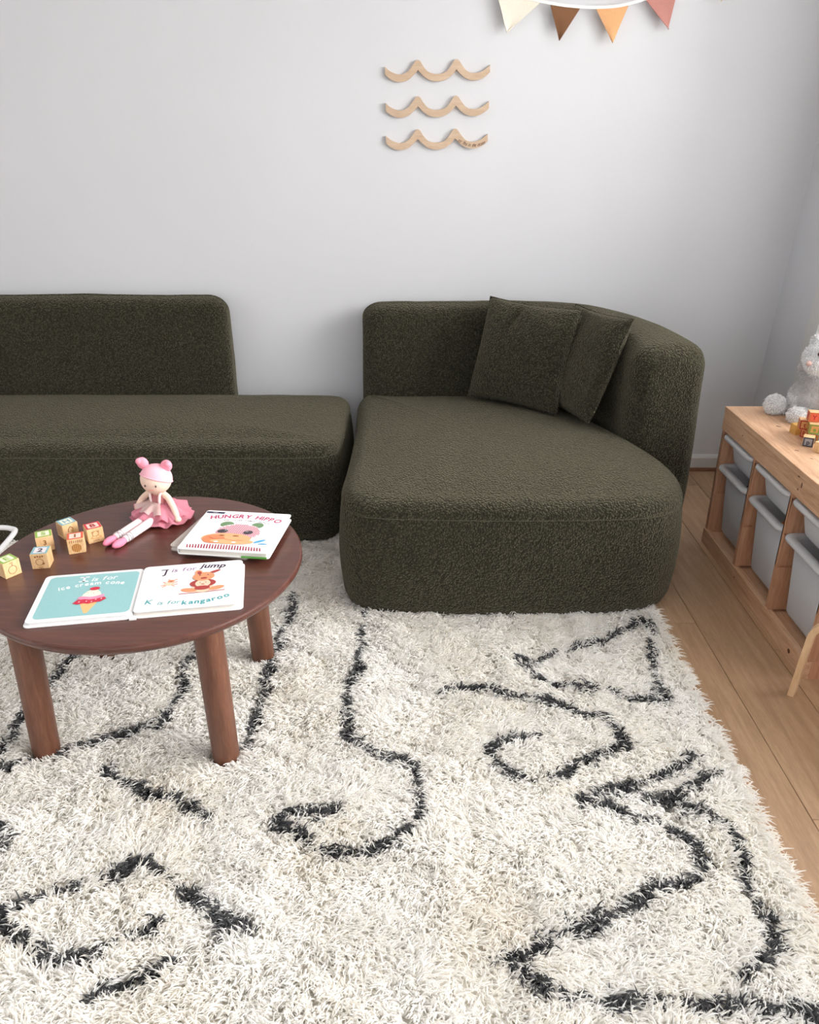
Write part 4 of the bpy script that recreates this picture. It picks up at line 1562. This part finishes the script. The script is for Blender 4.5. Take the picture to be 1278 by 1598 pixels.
def make_bin(h, name, label, loc):
    root = empty(name, loc, 0, label, 'bin', 'white plastic bins in the pine storage frame')
    bm = bmesh.new()
    rr = bin_loops(bm, [(0.046, 0.372, 0.098, 0.030, 0.0), (0.040, 0.378, 0.104, 0.034, 0.010), (0.024, 0.392, 0.115, 0.036, h - 0.014),
                        (0.027, 0.389, 0.112, 0.034, h - 0.014), (0.043, 0.375, 0.101, 0.031, 0.011), (0.049, 0.369, 0.095, 0.028, 0.004)])
    bm.faces.new(rr[0][::-1])
    bm.faces.new(rr[-1])
    b = obj('bin_body', bm, M['bin'], root)
    for p in b.data.polygons:
        p.use_smooth = len(p.vertices) == 4
    bm = bmesh.new()
    bin_loops(bm, [(0.022, 0.393, 0.116, 0.036, h - 0.016), (0.002, 0.404, 0.1315, 0.034, h - 0.016), (-0.002, 0.406, 0.1325, 0.036, h - 0.010), (0.000, 0.405, 0.132, 0.035, h - 0.003),
                   (0.006, 0.400, 0.128, 0.034, h), (0.026, 0.391, 0.114, 0.034, h - 0.001), (0.028, 0.389, 0.112, 0.034, h - 0.014)])
    rm = obj('bin_rim', bm, M['bin'], root, True)
    return root


bays = [(UP[2][1] + UP[3][0]) / 2, (UP[1][1] + UP[2][0]) / 2, (UP[0][1] + UP[1][0]) / 2]
names = ('far', 'middle', 'near')
lab_up = ('shallow white plastic bin in the upper row next to the white skirting', 'shallow white plastic bin in the middle bay, upper row', 'shallow white plastic bin in the bay above the bentwood stool, upper row')
lab_lo = ('deep white plastic bin in the lower row with a black item inside', 'deep white plastic bin in the lower row with an orange toy inside', 'deep white plastic bin in the lower row behind the bentwood stool leg')
for i, yb in enumerate(bays):
    make_bin(0.106, 'storage_bin', lab_up[i], (SX - 0.004, SY + yb, 0.464 - 0.106))
    make_bin(0.262, 'storage_bin', lab_lo[i], (SX - 0.004, SY + yb, 0.344 - 0.262))


def heap(name, label, cat, loc, mat, parts):
    bm = bmesh.new()
    for c, r in parts:
        ellipsoid(bm, c, r)
    me = fused(bm, 0.005, 3)
    o = link_mesh(name, me, mat, None, True)
    o.location = loc
    return tag(o, label, cat)


heap('dark_toy', 'black soft item inside the far lower bin', 'toy', (SX + 0.078, SY + bays[0] - 0.045, 0.100), M['darkcloth'],
     [((0.01, 0, 0.11), (0.034, 0.036, 0.108)), ((0.0, -0.012, 0.200), (0.032, 0.034, 0.032)), ((0.004, 0.022, 0.190), (0.032, 0.030, 0.034))])
heap('orange_toy', 'orange toy inside the lower bin of the middle bay', 'toy', (SX + 0.078, SY + bays[1] - 0.050, 0.100), M['orangetoy'],
     [((0.01, 0, 0.11), (0.034, 0.034, 0.108)), ((0.0, -0.010, 0.202), (0.031, 0.030, 0.030)), ((0.004, 0.022, 0.190), (0.031, 0.028, 0.032))])
heap('dark_toy', 'dark item inside the lower bin behind the bentwood stool', 'toy', (SX + 0.080, SY + bays[2] - 0.030, 0.100), M['darkcloth'],
     [((0.01, 0, 0.11), (0.036, 0.050, 0.108)), ((0.0, -0.012, 0.196), (0.034, 0.044, 0.036))])

# ------------------------------------------------------------------ blocks on the storage frame
g2 = 'alphabet blocks stacked on the storage frame'
s2 = 0.0325
yw = 0.42
LV = [SH + 0.0003, SH + s2 + 0.0006, SH + 2 * s2 + 0.0009]


def tile_face(ch, col, patch, lw=None):
    return letter_face(ch, col, patch, True, lw)


block('alphabet_block', 'plain yellow wooden block nearest the plush toy feet', s2, (1.291, 2.490, LV[0]), 0.15, M['yellowwood'], g2)
block('alphabet_block', 'wooden block with a red R under the red t block', s2, (1.308, 2.450, LV[0]), yw, M['blockwood'], g2, front=tile_face('R', 'dred', 'tan'), left=tile_face('R', 'dred', 'tan'))
block('alphabet_block', 'wooden block with navy framed p on its side', s2, (1.276, 2.375, LV[0]), -0.5, M['blockwood'], g2, front=tile_face('p', 'slate', 'grey'), left=tile_face('p', 'slate', 'grey'))
block('alphabet_block', 'plain pale wooden block in front of the navy p block', s2, (1.292, 2.318, LV[0]), 0.50, M['blockwood'], g2, front=bars)
block('alphabet_block', 'wooden block with red framed t on its side on the second tier', s2, (1.288, 2.448, LV[1]), -0.32, M['blockwood'], g2, front=tile_face('t', 'dred', 'tan'), left=tile_face('t', 'dred', 'tan'))
block('alphabet_block', 'wooden block with green framed letter beside the red t block', s2, (1.300, 2.405, LV[1]), -0.32, M['blockwood'], g2, front=tile_face('e', 'olive', 'tan'), left=tile_face('e', 'olive', 'tan'))
block('alphabet_block', 'wooden block with orange letter Y, topmost of the stack', s2, (1.302, 2.427, LV[2]), -0.25, M['blockwood'], g2, front=tile_face('Y', 'terra', 'coral', 'dred'), left=tile_face('Y', 'terra', 'coral', 'dred'))
block('alphabet_block', 'wooden block with blue framed a behind the navy p block', s2, (1.325, 2.408, LV[0]), yw, M['blockwood'], g2, front=tile_face('a', 'sky', 'tan'), left=tile_face('a', 'sky', 'tan'))

# ------------------------------------------------------------------ plush animal
plush = empty('plush_bear', (1.41, 2.68, SH), 0, 'grey and white plush animal with a pale pink nose sitting on the pine storage frame', 'soft toy')
o0 = Vector((1.41, 2.68, SH))
bm = bmesh.new()
ellipsoid(bm, Vector((1.406, 2.685, 0.622)) - o0, (0.064, 0.062, 0.066))
ellipsoid(bm, Vector((1.412, 2.668, 0.680)) - o0, (0.046, 0.044, 0.055), (0, 0.25, 0))
ellipsoid(bm, Vector((1.404, 2.632, 0.780)) - o0, (0.066, 0.060, 0.052))
ellipsoid(bm, Vector((1.366, 2.604, 0.766)) - o0, (0.036, 0.032, 0.030))
tube(bm, [Vector(p) - o0 for p in ((1.385, 2.70, 0.583), (1.335, 2.70, 0.580), (1.306, 2.70, 0.592))], [0.024, 0.018, 0.020], 12)
ellipsoid(bm, Vector((1.302, 2.70, 0.594)) - o0, (0.034, 0.032, 0.034))
tube(bm, [Vector(p) - o0 for p in ((1.41, 2.66, 0.582), (1.375, 2.62, 0.581), (1.346, 2.602, 0.586))], [0.026, 0.021, 0.020], 12)
ellipsoid(bm, Vector((1.338, 2.602, 0.586)) - o0, (0.032, 0.026, 0.026))
tube(bm, [Vector(p) - o0 for p in ((1.455, 2.65, 0.71), (1.480, 2.615, 0.66), (1.472, 2.585, 0.62))], [0.020, 0.022, 0.024], 12)
tube(bm, [Vector(p) - o0 for p in ((1.390, 2.70, 0.70), (1.384, 2.715, 0.725), (1.390, 2.72, 0.745))], [0.016, 0.017, 0.014], 12)
ellipsoid(bm, Vector((1.380, 2.655, 0.832)) - o0, (0.022, 0.014, 0.022))
ellipsoid(bm, Vector((1.450, 2.640, 0.832)) - o0, (0.022, 0.014, 0.022))
me = fused(bm, 0.006, 6)
pb = link_mesh('body', me, M['plush'], plush, True)
V = np.array([v.co[:] for v in me.vertices])
NV = np.array([v.normal[:] for v in me.vertices])
face_like = (np.linalg.norm(V - np.array(Vector((1.395, 2.615, 0.776)) - o0), axis=1) < 0.080) | (V[:, 0] + o0.x < 1.355) & (V[:, 2] < 0.075)
for nm, sel, mt in (('white_fur', face_like, 'fur_white'), ('grey_fur', ~face_like, 'fur_grey')):
    idx = np.where(sel)[0]
    idx = np.repeat(idx, max(1, int(14000 / max(1, len(idx)))))
    r0 = V[idx] + rng.normal(0, 0.0022, (len(idx), 3))
    d = NV[idx] + rng.normal(0, 0.65, (len(idx), 3)) + np.array([0, 0, -0.25])
    d /= np.linalg.norm(d, axis=1)[:, None]
    l = 0.0058 + rng.normal(0, 0.0012, len(idx))[:, None]
    p3 = np.stack([r0 - NV[idx] * 0.001, r0 + d * l * 0.5 + NV[idx] * 0.001, r0 + d * l + np.array([0, 0, -0.002])], 1)
    p3[:, :, 2] = np.maximum(p3[:, :, 2], 0.001)
    rd = np.tile([0.0009, 0.0008, 0.0002], (len(idx), 1))
    fo = hair_object(nm, p3.reshape(-1, 3), np.full(len(idx), 3), rd.ravel(), dict(tone=rng.uniform(0, 1, len(idx))), M[mt], plush)
    fo['kind'] = 'stuff'
bm = bmesh.new()
ellipsoid(bm, Vector((1.333, 2.588, 0.772)) - o0, (0.010, 0.010, 0.009), (0, 0, 0.6))
obj('nose', bm, M['nose'], plush, True)
for p in ((1.362, 2.590, 0.802), (1.412, 2.570, 0.800)):
    bm = bmesh.new()
    ellipsoid(bm, Vector(p) - o0, (0.006, 0.006, 0.007), u=12, v=8)
    obj('eye', bm, M['eye'], plush, True)

# ------------------------------------------------------------------ bentwood stool
stool = empty('kids_stool', (1.31, 1.66, 0), 0, 'low bentwood stool with pale birch legs in front of the storage frame', 'stool')


def bent_leg(ang):
    bm = bmesh.new()
    d = Vector((math.cos(ang), math.sin(ang), 0))
    w = Vector((-d.y, d.x, 0))
    line = [(0.02, 0.262), (0.12, 0.262), (0.200, 0.262)]
    for k in range(1, 8):
        a = PI / 2 - (PI / 2) * k / 7
        line.append((0.206 + 0.060 * math.cos(a), 0.202 + 0.060 * math.sin(a)))
    line += [(0.272, 0.10), (0.278, 0.0)]
    th = 0.017
    inner = []
    for i, (r, z) in enumerate(line):
        a, b = line[max(i - 1, 0)], line[min(i + 1, len(line) - 1)]
        t = Vector((b[0] - a[0], b[1] - a[1])).normalized()
        inner.append((r + t.y * th, z - t.x * th if i < len(line) - 1 else 0.0))
    rows = []
    for (r, z), (r2, z2) in zip(line, inner):
        rows.append([bm.verts.new(d * rr_ + w * s + Vector((0, 0, zz))) for rr_, zz, s in ((r, z, -0.015), (r, z, 0.015), (r2, z2, 0.015), (r2, z2, -0.015))])
    for a, b in zip(rows[:-1], rows[1:]):
        for k in range(4):
            bm.faces.new((a[k], a[(k + 1) % 4], b[(k + 1) % 4], b[k]))
    bm.faces.new(rows[0][::-1])
    bm.faces.new(rows[-1])
    return obj('leg', bm, M['birch'], stool)


a0 = math.atan2(1.838 - 1.66, 1.098 - 1.31)
# legs radiate from the seat centre
for k in range(4):
    bent_leg(a0 + k * PI / 2)
bm = bmesh.new()
n = 48
lo = [(0.150 * math.cos(2 * PI * k / n), 0.150 * math.sin(2 * PI * k / n)) for k in range(n)]
prism(bm, lo, 0.2625, 0.280)
obj('seat', bm, M['birch'], stool)

# ------------------------------------------------------------------ wooden waves on the wall
up_px = [(95, 130), (150, 172), (240, 200), (320, 178), (372, 125), (405, 80), (430, 68), (456, 80), (490, 128), (545, 178), (630, 194), (715, 178),
         (768, 125), (802, 76), (828, 62), (856, 76), (890, 120), (945, 172), (1015, 187), (1090, 172), (1140, 140), (1172, 112)]
lo_px = [(1176, 178), (1110, 228), (1015, 253), (930, 234), (868, 192), (829, 152), (790, 198), (720, 244), (632, 262), (545, 246), (480, 204), (434, 160),
         (392, 200), (330, 248), (240, 268), (160, 248), (95, 204)]
K = 0.412 / (1176 - 95)
up = catmull([((x - 635) * K, (170 - y) * K) for x, y in up_px], 4)


def cusp(ps):
    out = []
    cuts = [0, 5, 11, len(ps) - 1]
    for a, b in zip(cuts[:-1], cuts[1:]):
        out += [tuple(p) for p in catmull(ps[a:b + 1], 4)]
    return out


lo = cusp([((x - 635) * K, (170 - y) * K) for x, y in lo_px])
outline = [tuple(p) for p in up] + lo
wl = ('pale wooden wave plaque on the white wall, the top one of three', 'pale wooden wave plaque between two others on the white wall', 'pale wooden wave plaque with burnt script, the lowest of three')
for i, (xc, zc) in enumerate(((0.110, 1.688), (0.111, 1.562), (0.111, 1.444))):
    w = empty('wave_plaque', (xc, WY - 0.0123, zc), 0, wl[i], 'wall decoration', 'wooden wave plaques on the wall')
    bm = bmesh.new()
    vs_b = [bm.verts.new((x, 0.012, z)) for x, z in outline]
    vs_f = [bm.verts.new((x, 0.0, z)) for x, z in outline]
    ff, fb = bm.faces.new(vs_f), bm.faces.new(vs_b[::-1])
    m = len(outline)
    for k in range(m):
        bm.faces.new((vs_f[k], vs_f[(k + 1) % m], vs_b[(k + 1) % m], vs_b[k]))
    bmesh.ops.triangulate(bm, faces=[ff, fb])
    obj('wave_board', bm, M['wave'], w)
    if i == 2:
        f = Flat(0.0004)
        f.text('to fins in the ocean', 0.140, 0.0185, M['burnt'], lambda x: -0.0245 + 5.2 * (x - 0.148) ** 2, 1, 0.006, 0.05, 0.35, 0.10, 0.72)
        f.build('burnt_script', w, (0, -0.0002, 0), (PI / 2, 0, 0))

# ------------------------------------------------------------------ bunting
bu = empty('bunting', (0.72, 3.515, 1.93), 0, 'felt flag bunting strung on a white ribbon high on the wall', 'bunting')
o1 = Vector((0.72, 3.515, 1.93))
FLAGS = [((0.330, 1.942), (0.505, 1.922), (0.372, 1.815), 'cream'), ((0.533, 1.906), (0.646, 1.894), (0.577, 1.790), 'brown'),
         ((0.707, 1.894), (0.829, 1.905), (0.781, 1.783), 'orange'), ((0.888, 1.926), (1.008, 1.955), (0.990, 1.826), 'rose'), ((1.085, 1.982), (1.20, 2.018), (1.180, 1.917), 'cream')]
bm = bmesh.new()
line = catmull([(0.22, 3.52, 1.975), (0.40, 3.517, 1.936), (0.52, 3.515, 1.914), (0.60, 3.514, 1.903), (0.70, 3.514, 1.898), (0.80, 3.514, 1.904), (0.90, 3.515, 1.928), (1.01, 3.517, 1.958), (1.20, 3.52, 2.02), (1.38, 3.525, 2.08)], 8)
rows = []
for p in line:
    rows.append([bm.verts.new(Vector((p[0], p[1] + dy_, p[2] + dz_)) - o1) for dy_, dz_ in ((-0.0025, -0.005), (-0.0025, 0.005), (0.001, 0.005), (0.001, -0.005))])
for a, b in zip(rows[:-1], rows[1:]):
    for k in range(4):
        bm.faces.new((a[k], a[(k + 1) % 4], b[(k + 1) % 4], b[k]))
bm.faces.new(rows[0][::-1])
bm.faces.new(rows[-1])
obj('ribbon', bm, FL['string'], bu)
for i, (a, b, t, col) in enumerate(FLAGS):
    bm = bmesh.new()
    nr = 10
    g = []
    for j in range(nr + 1):
        q = j / nr
        row = []
        for k in range(9):
            s = k / 8
            x = (a[0] + (b[0] - a[0]) * s) * (1 - q) + t[0] * q
            z = (a[1] + (b[1] - a[1]) * s) * (1 - q) + t[1] * q
            y = 3.5175 + 0.004 * math.sin(3 * s + i * 1.7) * (0.3 + q) - 0.002 * q
            row.append(bm.verts.new(Vector((x, y, z)) - o1))
        g.append(row)
    for j in range(nr):
        for k in range(8):
            bm.faces.new((g[j][k], g[j][k + 1], g[j + 1][k + 1], g[j + 1][k]))
    bmesh.ops.remove_doubles(bm, verts=bm.verts[:], dist=0.0005)
    bmesh.ops.solidify(bm, geom=bm.faces[:], thickness=0.0022)
    fl = obj('flag', bm, FL[col], bu)
    fl['label'] = {'cream': 'cream felt flag', 'brown': 'brown felt flag', 'orange': 'light orange felt flag', 'rose': 'dusty rose felt flag'}[col]
print('objects', len(bpy.data.objects), 'mesh tris', sum(len(m.loop_triangles) or sum(len(p.vertices) - 2 for p in m.polygons) for m in bpy.data.meshes))
